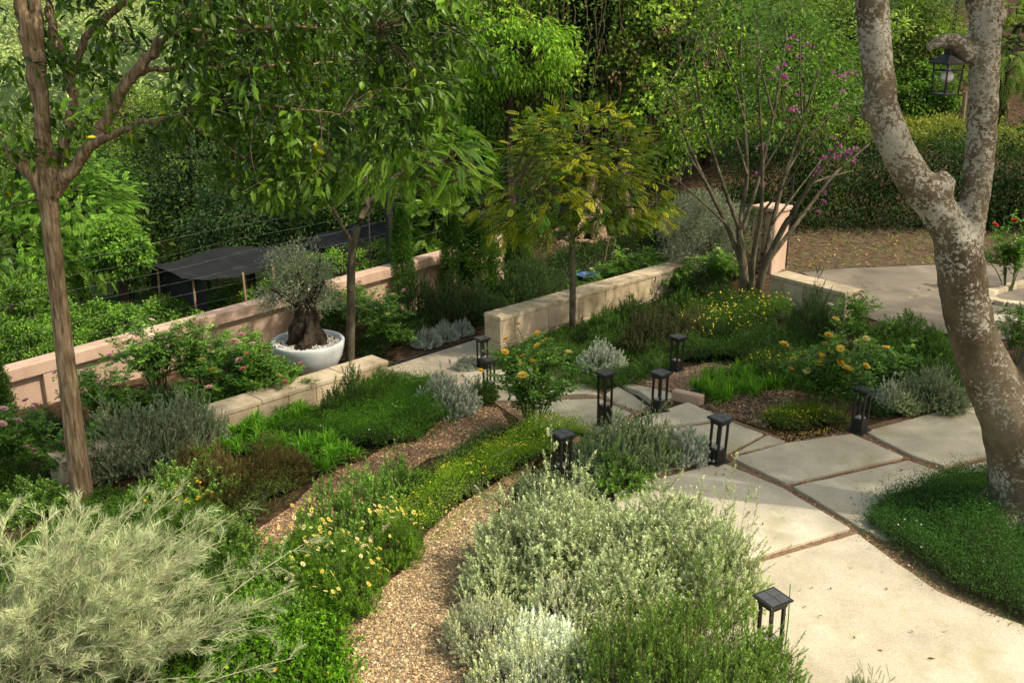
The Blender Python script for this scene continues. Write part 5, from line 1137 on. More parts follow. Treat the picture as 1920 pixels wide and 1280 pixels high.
for st_ in (px_path(TY, [(1818, 108, 46), (1798, 84, 40), (1770, 76, 26), (1748, 84, 18), (1737, 92, 12)]), px_path(TY, [(1832, 90, 30), (1838, 30, 42), (1832, -20, 50)]), px_path(TY, [(1866, 40, 30), (1880, 26, 22), (1890, 22, 10)]), px_path(TY, [(1648, 212, 40), (1628, 210, 36), (1616, 212, 30)]), px_path(TY, [(1752, 370, 62), (1770, 340, 50), (1782, 330, 30)])):
    q = spline(st_, 14); m.tube(q[:, :3], q[:, 3], 14)
# root flare
for a in np.linspace(0, 2 * PI, 7, endpoint=False):
    m.tube([TB + np.array([0, 0, .55]), TB + np.array([math.cos(a) * .3, math.sin(a) * .3, .18]), TB + np.array([math.cos(a) * .62, math.sin(a) * .62, -.1])], [.3, .2, .1], 12)
fuse(m.build('trunk', M['bark_pale'], pt, po), .024, 4, rough=(.035, .16))
m = MB(); q = at_y(1812, 612, TY - .3); m.lathe([(0, .02), (.03, .018), (.042, 0), (.03, -.02)], 14)
lm = MB(); top = []
hub = np.array([P_left[-1][:3], P_right[-1][:3], P_side[-1][:3]])
for h in hub:
    for i in range(5):
        a = rng.random() * 6.28; e = h + np.array([math.cos(a) * rng.uniform(1.2, 2.6), math.sin(a) * rng.uniform(1.2, 2.6), rng.uniform(.5, 2.2)]); mid_ = (h + e) / 2 + np.array([0, 0, .3]); lm.tube(spline(np.array([h, mid_, e]), 10), np.linspace(.13, .03, 10), 8); top += [mid_, e]
lm.build('limbs', M['bark_pale'], pt, po)
cl = np.concatenate([ell_centres((7.0, 10.8, 8.3), (4.4, 3.9, 2.1), 270, .25, .3, 5.95), ell_centres((10.7, 8.8, 8.3), (3.3, 2.0, 1.5), 190, .2, .3, 5.95), ell_centres((13.2, 12.8, 8.3), (2.6, 2.1, 1.4), 100, .2, .3, 5.95)])  # unseen lobes above the frame, placed to shade paving, beds and road
cl = cl[np.hypot(cl[:, 0] - (cl[:, 2] / math.tan(math.radians(50)) * .94 + 1.75), cl[:, 1] - (12.0 - cl[:, 2] / math.tan(math.radians(50)) * .34)) > .75]   # opening cut along the sun's path to light the step slab
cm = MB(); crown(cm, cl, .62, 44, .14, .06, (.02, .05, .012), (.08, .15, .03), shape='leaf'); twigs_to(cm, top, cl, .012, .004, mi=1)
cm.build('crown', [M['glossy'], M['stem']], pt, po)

# ------------------------------------------------------------------ near left tree with large glossy leaves
LB = on_ground(152, 935); LYp = LB[1]
lt_ = empty('broad_leaf_tree', LB, 'near left tree with straight brown furrowed trunk and dark glossy leaves', 'tree'); lo_ = np.array(lt_.location)
tr = px_path(LYp, [(158, 990, 74), (154, 935, 62), (143, 840, 52), (126, 700, 48), (110, 560, 46), (98, 450, 44), (92, 390, 46), (88, 350, 54)])
L_ = {}
L_['a'] = px_path(LYp, [(88, 372, 44), (62, 325, 34), (20, 285, 30), (-40, 225, 26), (-120, 120, 20), (-200, 0, 14)])
L_['b'] = px_path(LYp, [(88, 365, 46), (84, 290, 36), (76, 200, 34), (56, 90, 30), (36, 0, 28), (20, -120, 22), (30, -300, 14)])
L_['b2'] = px_path(LYp, [(80, 215, 32), (74, 120, 27), (68, 0, 26, .2), (90, -150, 20, .4), (120, -300, 12, .6)])
L_['c'] = px_path(LYp, [(95, 355, 40), (116, 290, 26, .1), (138, 205, 24, .2), (130, 150, 22, .3), (102, 70, 22, .4), (92, 0, 20, .5), (110, -150, 14, .8)])
L_['d'] = px_path(LYp, [(98, 362, 44), (140, 310, 27, -.05), (180, 262, 26, -.1), (205, 212, 25, -.15), (252, 138, 25, -.2), (312, 62, 23, -.2), (400, -5, 20, -.2), (520, -90, 14, -.2), (640, -160, 9, -.2)])
L_['e'] = px_path(LYp, [(178, 272, 20, -.1), (215, 252, 15, -.3), (262, 232, 14, -.5), (330, 216, 12, -.8), (420, 196, 10, -1.1), (540, 200, 8, -1.3), (640, 215, 5, -1.4)])
L_['f'] = px_path(LYp, [(131, 155, 16, .3), (150, 90, 17, .28), (182, 46, 19, .2), (235, 5, 17, .2), (330, -60, 12, .3)])
L_['g'] = px_path(LYp, [(252, 138, 20, -.2), (290, 130, 13, .1), (380, 120, 11, .4), (480, 125, 9, .8), (600, 118, 7, 1.2), (740, 108, 5, 1.4), (850, 112, 3, 1.4)])
L_['h'] = px_path(LYp, [(312, 62, 16, -.2), (420, 60, 11, -.6), (560, 50, 8, -.9), (700, 60, 5, -1.0)])
L_['i'] = px_path(LYp, [(330, 216, 9, -.8), (420, 270, 6, -.6), (500, 330, 4, -.5), (540, 380, 3, -.4)])
tm = MB()
for k_, p in [('t', tr)] + list(L_.items()):
    q = spline(p, 34 if k_ == 't' else max(14, len(p) * 5)); q[:, 3] *= .72 if k_ == 't' else .86
    if k_ != 't': q[1:, :3] += rng.normal(0, .012, (len(q) - 1, 3))
    tm.tube(q[:, :3], q[:, 3], 14)
fuse(tm.build('trunk', M['bark_brown'], lt_, lo_), .018, 2)
src = np.concatenate([np.array(spline(p, 30))[:, :3] for p in L_.values()])
def in_region(n, poly, y0, y1):
    """points hanging in the air between two distances, inside an outline"""
    out = []
    pa = np.array(poly); lo, hi = pa.min(0), pa.max(0)
    while len(out) < n:
        p = lo + rng.random(2) * (hi - lo)
        if in_poly(p[None], poly)[0]: out.append(at_y(p[0], p[1], rng.uniform(y0, y1)))
    return np.array(out)
dense = in_region(300, [(300, -60), (900, -60), (880, 60), (905, 110), (860, 130), (870, 220), (800, 245), (740, 265), (660, 285), (620, 335), (540, 405), (500, 385), (440, 350), (400, 320), (360, 260), (310, 230), (290, 170), (340, 120)], LYp - 1.6, LYp + 1.6)
edge_ = in_region(38, [(-60, -60), (320, -60), (300, 20), (240, 60), (200, 140), (170, 200), (150, 300), (100, 330), (-60, 330)], LYp - .9, LYp + 1.1)
low = in_region(9, [(-60, 240), (40, 200), (160, 130), (330, 230), (300, 270), (160, 250), (60, 330), (30, 480), (-60, 520)], LYp - 1.4, LYp - .5)
above = ell_centres(at_y(420, -300, LYp), (3.0, 1.8, 1.3), 60, .3)
limb_shade = ell_centres((-3.7, 10.4, 6.5), (1.25, 1.0, .65), 44, .2, .3, 5.75)  # unseen clusters above the frame, added to shade the limbs
cc = np.concatenate([dense, edge_, low, above, limb_shade]); lm = MB(); tw = MB()
per = 28; ci = np.repeat(np.arange(len(cc)), per); n = len(ci); ax = nrm(rdir(len(cc)) * np.array([1, 1, .5]) + np.array([.25, -.1, -.15])); t = rng.random((n, 1)) ** .7
P = cc[ci] + ax[ci] * (t * .5 - .2) + rng.normal(0, .085, (n, 3)); D = nrm(ax[ci] * .5 + rdir(n) * .75 + np.array([0, 0, -.42])); U = nrm(rdir(n) * .5 + np.array([0, -.15, .8]))
tone = np.clip(rng.normal(.4, .25, len(cc))[ci] + rng.normal(0, .18, n), 0, 1)
leaves(lm, P, D, U, .135 * np.exp(rng.normal(0, .25, n)), .055 * np.exp(rng.normal(0, .15, n)), pal(n, (.014, .034, .006), (.078, .145, .015), .2, tone), shape='broad', fold=.16, droop=.2)
yl = rng.random(n) < .012; leaves(lm, P[yl] + .02, D[yl], U[yl], .13, .05, pal(yl.sum(), (.3, .28, .03), (.42, .36, .05), .15), shape='broad')
twigs_to(lm, src, cc, .009, .003, (.10, .075, .05), mi=1, maxd=.95); tubes(lm, np.stack([cc - ax * .2, cc + ax * .05, cc + ax * .3], 1), np.array([[.0045, .0035, .002]]) * np.ones((len(cc), 1)), 4, (.12, .09, .055), 1)
lm.build('crown', [M['glossy'], M['stem']], lt_, lo_)

# ------------------------------------------------------------------ slim tree with feathery leaves beside the pot
FB = on_ground(656, 680); FY = FB[1]; ft = empty('feathery_tree', FB, 'slim tree with ferny leaves rising right of the pale pot', 'tree'); fo = np.array(ft.location)
tp = {'t': px_path(FY, [(655, 700, 21), (656, 680, 18), (658, 600, 16), (658, 520, 16), (660, 460, 15), (672, 415, 15), (690, 385, 14), (725, 345, 11, .2), (770, 310, 8, .4), (840, 300, 5, .6)]), 'u': px_path(FY, [(662, 458, 9), (642, 425, 7, -.1), (622, 385, 6, -.2), (600, 340, 4, -.3)]), 'v': px_path(FY, [(688, 388, 12), (684, 340, 9, .2), (690, 280, 6, .3), (700, 220, 4, .3)]), 'w': px_path(FY, [(700, 375, 8), (760, 370, 6, -.4), (830, 345, 4, -.8), (890, 330, 3, -1)])}
m = MB()
for p in tp.values():
    q = spline(p, 26); m.tube(q[:, :3], q[:, 3], 10)
m.build('trunk', M['bark_grey'], ft, fo, True)
src = np.concatenate([np.array(spline(p, 20))[8:, :3] for p in tp.values()])
fc = in_region(430, [(600, 230), (700, 200), (800, 215), (900, 250), (915, 300), (890, 340), (850, 360), (800, 350), (740, 345), (690, 345), (630, 340), (590, 300)], FY - 1.1, FY + 1.2)
m = MB(); fd = nrm(fc - fc.mean(0)) * .6 + rdir(len(fc)) * np.array([1, 1, .4]) * .6; fronds(m, fc, fd, rng.uniform(.35, .6, len(fc)), 26, .075, .02, (.035, .08, .012), (.12, .20, .03)); twigs_to(m, src, fc[::3], .006, .002, mi=1); m.build('crown', [M['leaf'], M['stem']], ft, fo)

# ------------------------------------------------------------------ old olive in the pot
ob = PP + np.array([0, 0, .55]); ot = empty('olive_tree', ob, 'old gnarled olive tree growing in the pale bowl pot', 'tree'); oo = np.array(ot.location); m = MB(); k = .0095
for i in range(9):
    a = i * 2 * PI / 9 + rng.normal(0, .15); r0 = rng.uniform(.13, .24); hz = []
    for t in np.linspace(0, 1, 9):
        rr = r0 * (1 - t) ** 1.6 + .11 + .03 * math.sin(t * 9 + i); aa = a + t * 1.3 + .2 * math.sin(t * 6 + i); hz.append((ob[0] + math.cos(aa) * rr * 1.05, ob[1] + math.sin(aa) * rr, ob[2] - .02 + t * .82, .088 * (1 - .4 * t) * rng.uniform(.8, 1.2)))
    q = spline(hz, 22); m.tube(q[:, :3], q[:, 3], 9)
m.tube([ob + np.array([0, 0, -.05]), ob + np.array([0, 0, .4]), ob + np.array([0, 0, .85])], [.24, .15, .11], 12)
for i, (dx, dz) in enumerate(((-.42, 1.15), (.0, 1.4), (.36, 1.2), (-.1, 1.25), (.25, 1.5))):
    q = spline([(ob[0] + dx * .15, ob[1], ob[2] + .7, .1), (ob[0] + dx * .6, ob[1] + rng.normal(0, .15), ob[2] + .95, .06), (ob[0] + dx * 1.1, ob[1] + rng.normal(0, .25), ob[2] + dz, .025)], 12); m.tube(q[:, :3], q[:, 3], 8)
o = fuse(m.build('trunk', M['bark_dark'], ot, oo), .016, 1, rough=(.055, .07))
oc = np.concatenate([ell_centres(ob + np.array([-.05, 0, 1.22]), (.62, .55, .48), 120, .4, .35), ell_centres(ob + np.array([-.12, 0, 1.62]), (.38, .34, .34), 50, .3), ell_centres(ob + np.array([-.55, -.1, .88]), (.26, .24, .16), 22, .3), ell_centres(ob + np.array([.42, -.1, .95]), (.26, .24, .24), 24, .3)])
m = MB(); oc = oc[rng.random(len(oc)) < .72] + rng.normal(0, .05, (int(0) or 1, 3)); crown(m, oc, .17, 56, .052, .012, (.085, .105, .07), (.27, .31, .21), droop=-.15, shape='leaf', upw=.3, topt=.2); twigs_to(m, [ob + np.array([x, 0, .9]) for x in (-.2, 0, .2)], oc[::2], .008, .002, (.12, .1, .08), mi=1); m.build('crown', [M['silver'], M['stem']], ot, oo)

# ------------------------------------------------------------------ golden tree in the middle
def small_tree(name, label, base_px, trunk_pts, region, nc, dY, per, cr, ll, lw, c1, c2, mat, barkm, droop=.6, shape='leaf', tw0=.008, **kw):
    b = on_ground(*base_px); Y = b[1]; r = empty(name, b, label, 'tree'); o = np.array(r.location); m = MB(); S = []
    for p in trunk_pts:
        q = spline(px_path(Y, p), max(12, 5 * len(p))); m.tube(q[:, :3], q[:, 3], 9); S.append(q[len(q) // 3:, :3])
    m.build('trunk', barkm, r, o, True); S = np.concatenate(S); cc = in_region(nc, region, Y - dY, Y + dY); m = MB()
    if shape == 'frond':
        ci = np.repeat(np.arange(nc), per); pp = cc[ci] + rng.normal(0, .12, (len(ci), 3)); warm = rng.random(nc) < .36
        for k_ in (False, True):
            sel = warm[ci] == k_; fronds(m, pp[sel], nrm((pp[sel] - cc.mean(0)) * .5 + rdir(int(sel.sum())) * np.array([1, 1, .35]) * .8), ll * rng.uniform(.7, 1.25, int(sel.sum())), 8, .066, lw, np.array(c1) if not k_ else np.array(c1) * .5 + np.array(c2) * .5, np.array(c1) * .65 + np.array(c2) * .35 if not k_ else c2, sag=.3)
    else: crown(m, cc, cr, per, ll, lw, c1, c2, droop=droop, shape=shape, **kw)
    twigs_to(m, S, cc, tw0, .003, (.16, .13, .09), mi=1); m.build('crown', [mat, M['stem']], r, o); return r
small_tree('golden_leaf_tree', 'slim straight tree with yellow green drooping leaves in the middle', (1073, 636),
  [[(1073, 650, 15), (1073, 636, 13), (1074, 540, 12), (1073, 450, 11), (1075, 420, 10)], [(1074, 440, 9), (1050, 400, 6, -.2), (1010, 360, 5, -.4), (960, 340, 3, -.6)], [(1074, 440, 9), (1090, 390, 7, .2), (1100, 330, 5, .3), (1090, 260, 3, .3)], [(1074, 445, 8), (1110, 415, 6, -.1), (1160, 390, 5, -.3), (1230, 385, 3, -.5)], [(1074, 430, 7), (1060, 360, 6, .4), (1040, 290, 4, .5), (1030, 240, 3, .6)], [(1074, 455, 6), (1020, 430, 5, -.3), (960, 415, 4, -.4), (900, 405, 3, -.4)], [(1080, 420, 7), (1130, 350, 5, .2), (1170, 290, 3, .2)]],
  [(1010, 225), (1080, 205), (1140, 215), (1200, 240), (1215, 300), (1225, 350), (1262, 380), (1250, 415), (1200, 405), (1150, 430), (1080, 410), (1000, 440), (930, 445), (885, 420), (890, 385), (950, 350), (975, 300), (960, 260)], 210, 1.25, 9, .30, .27, .030, (.035, .09, .014), (.30, .30, .035), M['leaf'], M['bark_grey'], shape='frond')

# many stemmed tree by the roadside wall
cb = (1404, 575)
stems = [[(1398, 592, 22), (1394, 500, 17), (1386, 430, 13)], [(1412, 592, 18), (1432, 500, 14), (1472, 420, 11, -.2), (1520, 345, 8, -.4), (1580, 260, 5, -.6), (1625, 190, 3, -.8)],
 [(1394, 500, 11), (1362, 420, 9, .2), (1322, 340, 7, .3), (1285, 260, 5, .5), (1255, 170, 3, .6)], [(1386, 430, 10), (1402, 330, 8, .3), (1396, 230, 6, .5), (1388, 110, 4, .7), (1392, -20, 2, .8)],
 [(1386, 430, 9), (1350, 330, 7, -.2), (1318, 230, 5, -.4), (1300, 100, 3, -.5)], [(1390, 440, 9), (1424, 330, 8, .1), (1450, 220, 6, .2), (1468, 110, 4, .3), (1480, 10, 2, .4)],
 [(1432, 500, 11), (1448, 420, 9, .3), (1470, 330, 7, .4), (1505, 230, 5, .5), (1540, 110, 3, .6)], [(1440, 490, 9), (1500, 410, 8, .2), (1560, 330, 6, .4), (1630, 270, 3, .6)], [(1408, 560, 12), (1412, 480, 10, -.3), (1428, 400, 8, -.6), (1430, 290, 6, -.8), (1420, 140, 3, -1)]]
for (a, bb) in (((1362, 420), (1262, 330)), ((1322, 340), (1250, 230)), ((1402, 330), (1360, 200)), ((1424, 330), (1500, 200)), ((1472, 420), (1560, 380)), ((1470, 330), (1570, 200)), ((1450, 220), (1420, 60)), ((1520, 345), (1600, 320)), ((1505, 230), (1500, 60)), ((1396, 230), (1340, 60)), ((1318, 230), (1270, 80)), ((1428, 400), (1530, 260)), ((1448, 420), (1540, 300))):
    dy = rng.uniform(-.6, .6); stems.append([(*a, 5, dy * .4), ((a[0] + bb[0]) / 2 + rng.normal(0, 8), (a[1] + bb[1]) / 2, 3.5, dy * .8), (*bb, 2, dy * 1.3)])
small_tree('many_stemmed_tree', 'thin vase shaped tree of many bare grey stems with small green leaves', cb, stems,
  [(1225, 170), (1270, 60), (1330, 0), (1420, -30), (1500, 10), (1570, 80), (1630, 160), (1640, 270), (1590, 300), (1520, 260), (1440, 250), (1350, 270), (1260, 300)], 170, 1.4, 16, .30, .105, .055, (.03, .07, .014), (.115, .20, .035), M['leaf'], M['bark_grey'], droop=.3, tw0=.005)
# grey round tree behind the stone wall
small_tree('grey_round_tree', 'fine grey leaved round tree behind the long stone wall', (1322, 512), [[(1322, 520, 12), (1322, 490, 11), (1318, 440, 8), (1310, 400, 4)], [(1322, 480, 7), (1350, 440, 5), (1375, 410, 3)], [(1322, 480, 7), (1290, 440, 5), (1262, 420, 3)]],
  [(1240, 430), (1262, 385), (1310, 360), (1360, 372), (1398, 410), (1400, 450), (1370, 490), (1320, 500), (1262, 490)], 210, .8, 90, .2, .075, .009, (.07, .085, .06), (.24, .27, .20), M['silver'], M['bark_grey'], droop=-.2, tw0=.005, topt=.2)

# ------------------------------------------------------------------ trees, hedge and climbers behind
def bg_tree(name, label, px, py, Y, rx, rz, c1, c2, leaf=.16, lw=.07, nc=120, per=60, crk=.24, mat='leaf', kind_='leaf', ry=None, group=None, trunk=.14, cat='tree', shell=.5, bark_='bark_dark', droop=.3, yb=None, lump=.35):
    c = at_y(px, py, Y); Z = depth_at(c); a = rx * Z / FPX; b = rz * Z / FPX; g = float(ground_z(c[0], c[1])); g = min(g, c[2] - b * .6)
    r = empty(name, (c[0], c[1], g), label, cat, group); o = np.array(r.location); m = MB()
    m.tube(spline(np.array([(c[0] + .1, c[1], g - .2, trunk * 1.3), (c[0] - .1, c[1] + .1, (g + c[2]) / 2, trunk), (c[0], c[1], c[2] + b * .3, trunk * .4)]), 10)[:, :3], np.linspace(trunk * 1.3, trunk * .4, 10), 9)
    cc = ell_centres(c, (a, ry or min(a, 2.2), b), nc, shell, lump, g + .1)
    twigs_to(m, [c + np.array([0, 0, -b * .5]), c, c + np.array([0, 0, b * .3])], cc[::3], .02, .006); m.build('trunk', M[bark_], r, o)
    m = MB()
    if kind_ == 'frond':
        k = len(cc); pp = np.repeat(cc, per // 8, 0) + rng.normal(0, crk * a * .5, (k * (per // 8), 3)); fronds(m, pp, nrm(pp - c) + rdir(len(pp)) * .7, rng.uniform(.25, .42, len(pp)) * leaf / .16, 10, .07 * leaf / .16, .026 * leaf / .16, c1, c2)
    else: crown(m, cc, crk * (a + b) / 2, int(per * 1.3), leaf * .82, lw * .82, c1, c2, droop=droop, mid=c, shape=kind_)
    m.build('crown', M[mat], r, o); return r
BR1, BR2 = (0.0201, 0.0487, 0.0096), (0.1441, 0.2599, 0.0474); MD1, MD2 = (0.0087, 0.0231, 0.0059), (0.0746, 0.145, 0.03); DK1, DK2 = (0.0072, 0.018, 0.0072), (0.0405, 0.0765, 0.0252); YG1, YG2 = (0.0371, 0.0607, 0.0119), (0.1814, 0.2509, 0.0648)  # dark ends lowered so colour deepens the shade inside the crowns
GT = 'trees growing beyond the pink wall'
bg_tree('feathery_leaf_tree', 'bright green ferny tree just right of the brown trunk beyond the wall', 140, 400, 26, 110, 105, BR1, BR2, .17, nc=170, per=112, kind_='frond', group=GT)
bg_tree('feathery_leaf_tree', 'bright green ferny tree left of the brown trunk beyond the wall', 30, 470, 25, 110, 130, BR1, BR2, .17, nc=150, per=112, kind_='frond', group=GT)
bg_tree('dense_tree', 'dark bluish green dense tree beyond the wall, centre left', 360, 330, 33, 120, 110, DK1, DK2, .17, .07, 150, 60, group=GT)
bg_tree('dense_tree', 'dark dense tree standing over the black net shelter', 460, 410, 30, 120, 90, DK1, DK2, .16, .07, 140, 60, group=GT)
bg_tree('leafy_shrub', 'bright broad leaved shrub at the left end of the net shelter', 225, 470, 23.5, 55, 48, BR1, BR2, .15, .075, 80, 50, cat='shrub')
bg_tree('pale_green_tree', 'yellow green airy tree above the ferny trees', 235, 250, 42, 110, 95, YG1, YG2, .2, .07, 120, 60, group=GT)
bg_tree('dense_tree', 'mid green tree behind the ferny tree tops', 120, 340, 36, 120, 80, MD1, MD2, .18, .08, 120, 60, group=GT)
bg_tree('dense_tree', 'mid green tree behind the olive', 580, 330, 33, 120, 110, MD1, MD2, .17, .075, 130, 60, group=GT)
bg_tree('dense_tree', 'mid green tree behind the steel post', 730, 320, 31, 110, 120, MD1, BR2, .17, .08, 130, 60, group=GT)
bg_tree('dense_tree', 'bright green tree left of the ivy covered tree', 850, 300, 29, 85, 140, MD1, BR2, .16, .08, 130, 60, group=GT)
bg_tree('dense_tree', 'far green tree behind the glossy crown of the left tree', 520, 150, 50, 170, 130, MD1, BR2, .26, .11, 150, 60, group=GT)
bg_tree('dense_tree', 'far tall green tree behind the ferny slim tree', 720, 130, 46, 150, 150, MD1, BR2, .25, .11, 150, 60, group=GT)
bg_tree('big_leaf_plant', 'light green big leaved plant right of the steel post beyond the wall', 815, 425, 25, 50, 50, BR1, (.2, .32, .06), .5, .22, 20, 14, kind_='broad', cat='plant', crk=.3)
for a, t in zip([(40, 640, 20, 60, 45), (130, 620, 21, 62, 45), (215, 610, 21.5, 60, 40), (320, 590, 23, 55, 32), (60, 570, 23, 80, 55), (400, 590, 24, 55, 25)], ['at the left frame edge', 'right behind the brown trunk', 'right of the brown trunk', 'under the net shelter post', 'below the left ferny tree', 'beneath the black net roof']):
    bg_tree('leafy_shrub', 'low bright shrub behind the pink wall, ' + t, *a, BR1, BR2, .085, .045, 70, 60, cat='shrub', group='shrubs behind the pink wall', trunk=.03)
for a, t in zip([(640, 500, 25, 55, 38), (700, 485, 25.5, 50, 35), (560, 535, 24, 55, 30), (470, 555, 24, 50, 26), (790, 470, 25, 50, 35)], ['behind the slim ferny tree', 'behind the steel post', 'left of the olive crown', 'under the nearer net', 'right of the steel post']):
    bg_tree('leafy_shrub', 'yellow green shrub beyond the wall ' + t, *a, YG1, BR2, .08, .04, 60, 50, cat='shrub', group='shrubs of the plot beyond the wall', trunk=.03)
# ivy covered giant
c = at_y(1090, 210, 27.5); ivy = empty('ivy_covered_tree', (c[0], c[1], -.7), 'huge tree smothered in hanging ivy with leaning trunks below', 'tree'); io = np.array(ivy.location); m = MB()
for p in ([(1010, 520, 26), (1050, 470, 24), (1085, 425, 21), (1100, 390, 17, .7), (1112, 330, 12, 1.5), (1120, 270, 7, 2.2)], [(1040, 545, 16), (1065, 495, 15), (1090, 440, 15), (1120, 385, 12, .8), (1140, 310, 7, 1.8)], [(1140, 530, 40), (1125, 470, 34), (1118, 390, 24, 1.0), (1112, 300, 14, 2.2)], [(1030, 470, 10), (1060, 450, 9), (1110, 455, 8), (1170, 440, 6)], [(1000, 480, 9), (1020, 440, 8), (1075, 420, 8)], [(1180, 520, 20), (1190, 430, 16), (1175, 370, 12, .9), (1165, 290, 7, 2)], [(1075, 545, 12), (1100, 505, 10), (1150, 495, 8), (1190, 500, 6)]):
    q = spline(px_path(24.6, p), 22); q[1:, :3] += rng.normal(0, .02, (21, 3)); m.tube(q[:, :3], q[:, 3], 10)
m.build('trunk', M['bark_brown'], ivy, io)
iv = np.concatenate([ell_centres((c[0] + .1, 27.5, 4.4), (3.1, 2.0, 4.8), 250, .84, .34, .6), ell_centres((c[0] + 1.9, 26.6, 3.6), (1.3, 1.2, 3.2), 130, .7, .3, .4), ell_centres((c[0] - 1.9, 26.8, 4.9), (1.0, 1.1, 2.3), 90, .7, .3)])
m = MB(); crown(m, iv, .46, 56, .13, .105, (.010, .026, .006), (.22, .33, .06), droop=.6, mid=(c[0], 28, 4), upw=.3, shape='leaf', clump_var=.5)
crown(m, iv[rng.random(len(iv)) < .2] + np.array([0, -.25, -.3]), .35, 40, .09, .07, (.08, .06, .03), (.17, .13, .07), droop=1.2, mid=(c[0], 28, 4)); dk = ell_centres((c[0] + .1, 27.9, 4.4), (2.7, 1.5, 4.6), 120, .3, .3, .4); crown(m, dk, .7, 60, .16, .12, (.004, .010, .004), (.02, .04, .014), droop=.5, mid=(c[0], 28, 4)); m.build('crown', M['leaf'], ivy, io)  # near-black inner leaves paint the dark gaps behind the ivy
m = MB(); k = 170; x0 = np.c_[c[0] + rng.uniform(-3, 3.2, k), rng.uniform(25.2, 26.2, k), rng.uniform(2.2, 6, k)]; ln = rng.uniform(.8, 2.6, k); tt = np.linspace(0, 1, 8)
V = x0[:, None] + np.stack([rng.normal(0, .12, (k, 8)).cumsum(1) * .5, rng.normal(0, .03, (k, 8)), -ln[:, None] * tt], -1); tubes(m, V, np.full((k, 8), .012), 3, (.12, .085, .05)); m.build('vines', M['stem'], ivy, io)
bg_tree('bright_leaf_tree', 'sunlit bright green tree with drooping leaves in front of the ivy', 960, 95, 25.2, 125, 85, (.05, .11, .02), (.20, .32, .05), .19, .07, 90, 44, ry=1.2, droop=.9)
bg_tree('bright_leaf_tree', 'smaller sunlit green tree left of the ivy above the grey pole', 905, 205, 26, 70, 80, (.04, .10, .02), (.16, .27, .05), .16, .065, 60, 44, ry=1.0, droop=.9)
bg_tree('dark_shrub', 'dark brown green thicket under the golden tree on its right', 1230, 450, 25.5, 90, 75, (.012, .022, .01), (.05, .065, .025), .11, .05, 110, 50, cat='shrub')
bg_tree('dark_shrub', 'dark thicket behind the grey round tree', 1300, 415, 24.5, 85, 55, DK1, DK2, .10, .05, 100, 50, cat='shrub')
bg_tree('dark_shrub', 'dark thicket behind the gate pillar and bare stems', 1395, 400, 24, 70, 50, DK1, DK2, .10, .05, 90, 50, cat='shrub')
bg_tree('dark_shrub', 'dark thicket at the foot of the ivy covered tree', 950, 430, 26, 80, 80, DK1, DK2, .11, .06, 100, 50, cat='shrub')
bg_tree('dark_shrub', 'dark thicket between blue tub and leaning trunks', 1090, 470, 26.8, 120, 60, (.010, .018, .008), (.035, .05, .02), .11, .05, 110, 50, cat='shrub')
GR = 'trees on the slope behind the hedge'
bg_tree('dense_tree', 'green tree right of the ivy covered tree', 1330, 130, 29, 110, 160, DK2, MD2, .14, .065, 170, 60, group=GR)
bg_tree('dense_tree', 'green tree behind the many stemmed tree', 1470, 160, 29, 120, 150, DK2, MD2, .14, .065, 170, 60, group=GR)
bg_tree('dense_tree', 'green tree just left of the pale limb', 1585, 120, 31, 90, 140, MD1, YG2, .16, .07, 140, 60, group=GR)
bg_tree('pale_green_tree', 'yellow green tree seen between the pale limbs', 1730, 90, 36, 85, 100, YG1, YG2, .2, .08, 130, 60, group=GR)
bg_tree('dense_tree', 'green tree low between the pale limbs behind the lantern', 1720, 190, 29, 70, 70, MD1, BR2, .15, .075, 100, 60, group=GR)
bg_tree('feathery_leaf_tree', 'bright ferny tree at the right frame edge above the shed', 1900, 80, 31, 75, 85, BR1, YG2, .2, nc=80, per=64, kind_='frond', group=GR)
bg_tree('dense_tree', 'dark tree right of the pale trunk above the white shed roof', 1915, 150, 42, 95, 75, DK1, DK2, .2, .09, 110, 60, group=GR)
for a, t in zip([(1700, 255, 26, 60, 30), (1765, 250, 25.6, 50, 28), (1900, 265, 26, 55, 26), (1980, 270, 26, 60, 30)], ['left under the lantern', 'between the pale limbs', 'right of the pale trunk', 'at the right frame edge']):
    bg_tree('leafy_shrub', 'yellow green shrub on the hedge top ' + t, *a, (.08, .11, .02), (.24, .25, .06), .07, .035, 70, 60, cat='shrub', group='shrubs over the hedge', trunk=.03)
# hedge; the shade on its face is put into dark leaf colours
hm = MB(); x0, x1 = 5.0, 16.5; k = 460
hc = np.c_[rng.uniform(x0, x1, k), rng.uniform(22.1, 24.2, k), rng.uniform(.25, 2.3, k)]; hc[:, 1] += np.where(rng.random(k) < .55, 22.2 - hc[:, 1], 0) + rng.normal(0, .12, k)
crown(hm, hc, .42, 66, .095, .045, (.008, .022, .007), (.036, .07, .016), droop=.5, mid=(10, 26, .5))
tops = np.c_[rng.uniform(x0, x1, 120), rng.uniform(22.6, 24.4, 120), rng.uniform(2.2, 2.5, 120)]; crown(hm, tops, .35, 50, .08, .035, (.06, .09, .02), (.20, .22, .05), droop=.1, mid=(10, 24, 0))
hr = empty('hedge', ((x0 + x1) / 2, 23.4, .3), 'long dark clipped hedge behind the leaf strewn bank', 'hedge'); ho = np.array(hr.location); hm.build('foliage', M['leaf'], hr, ho)
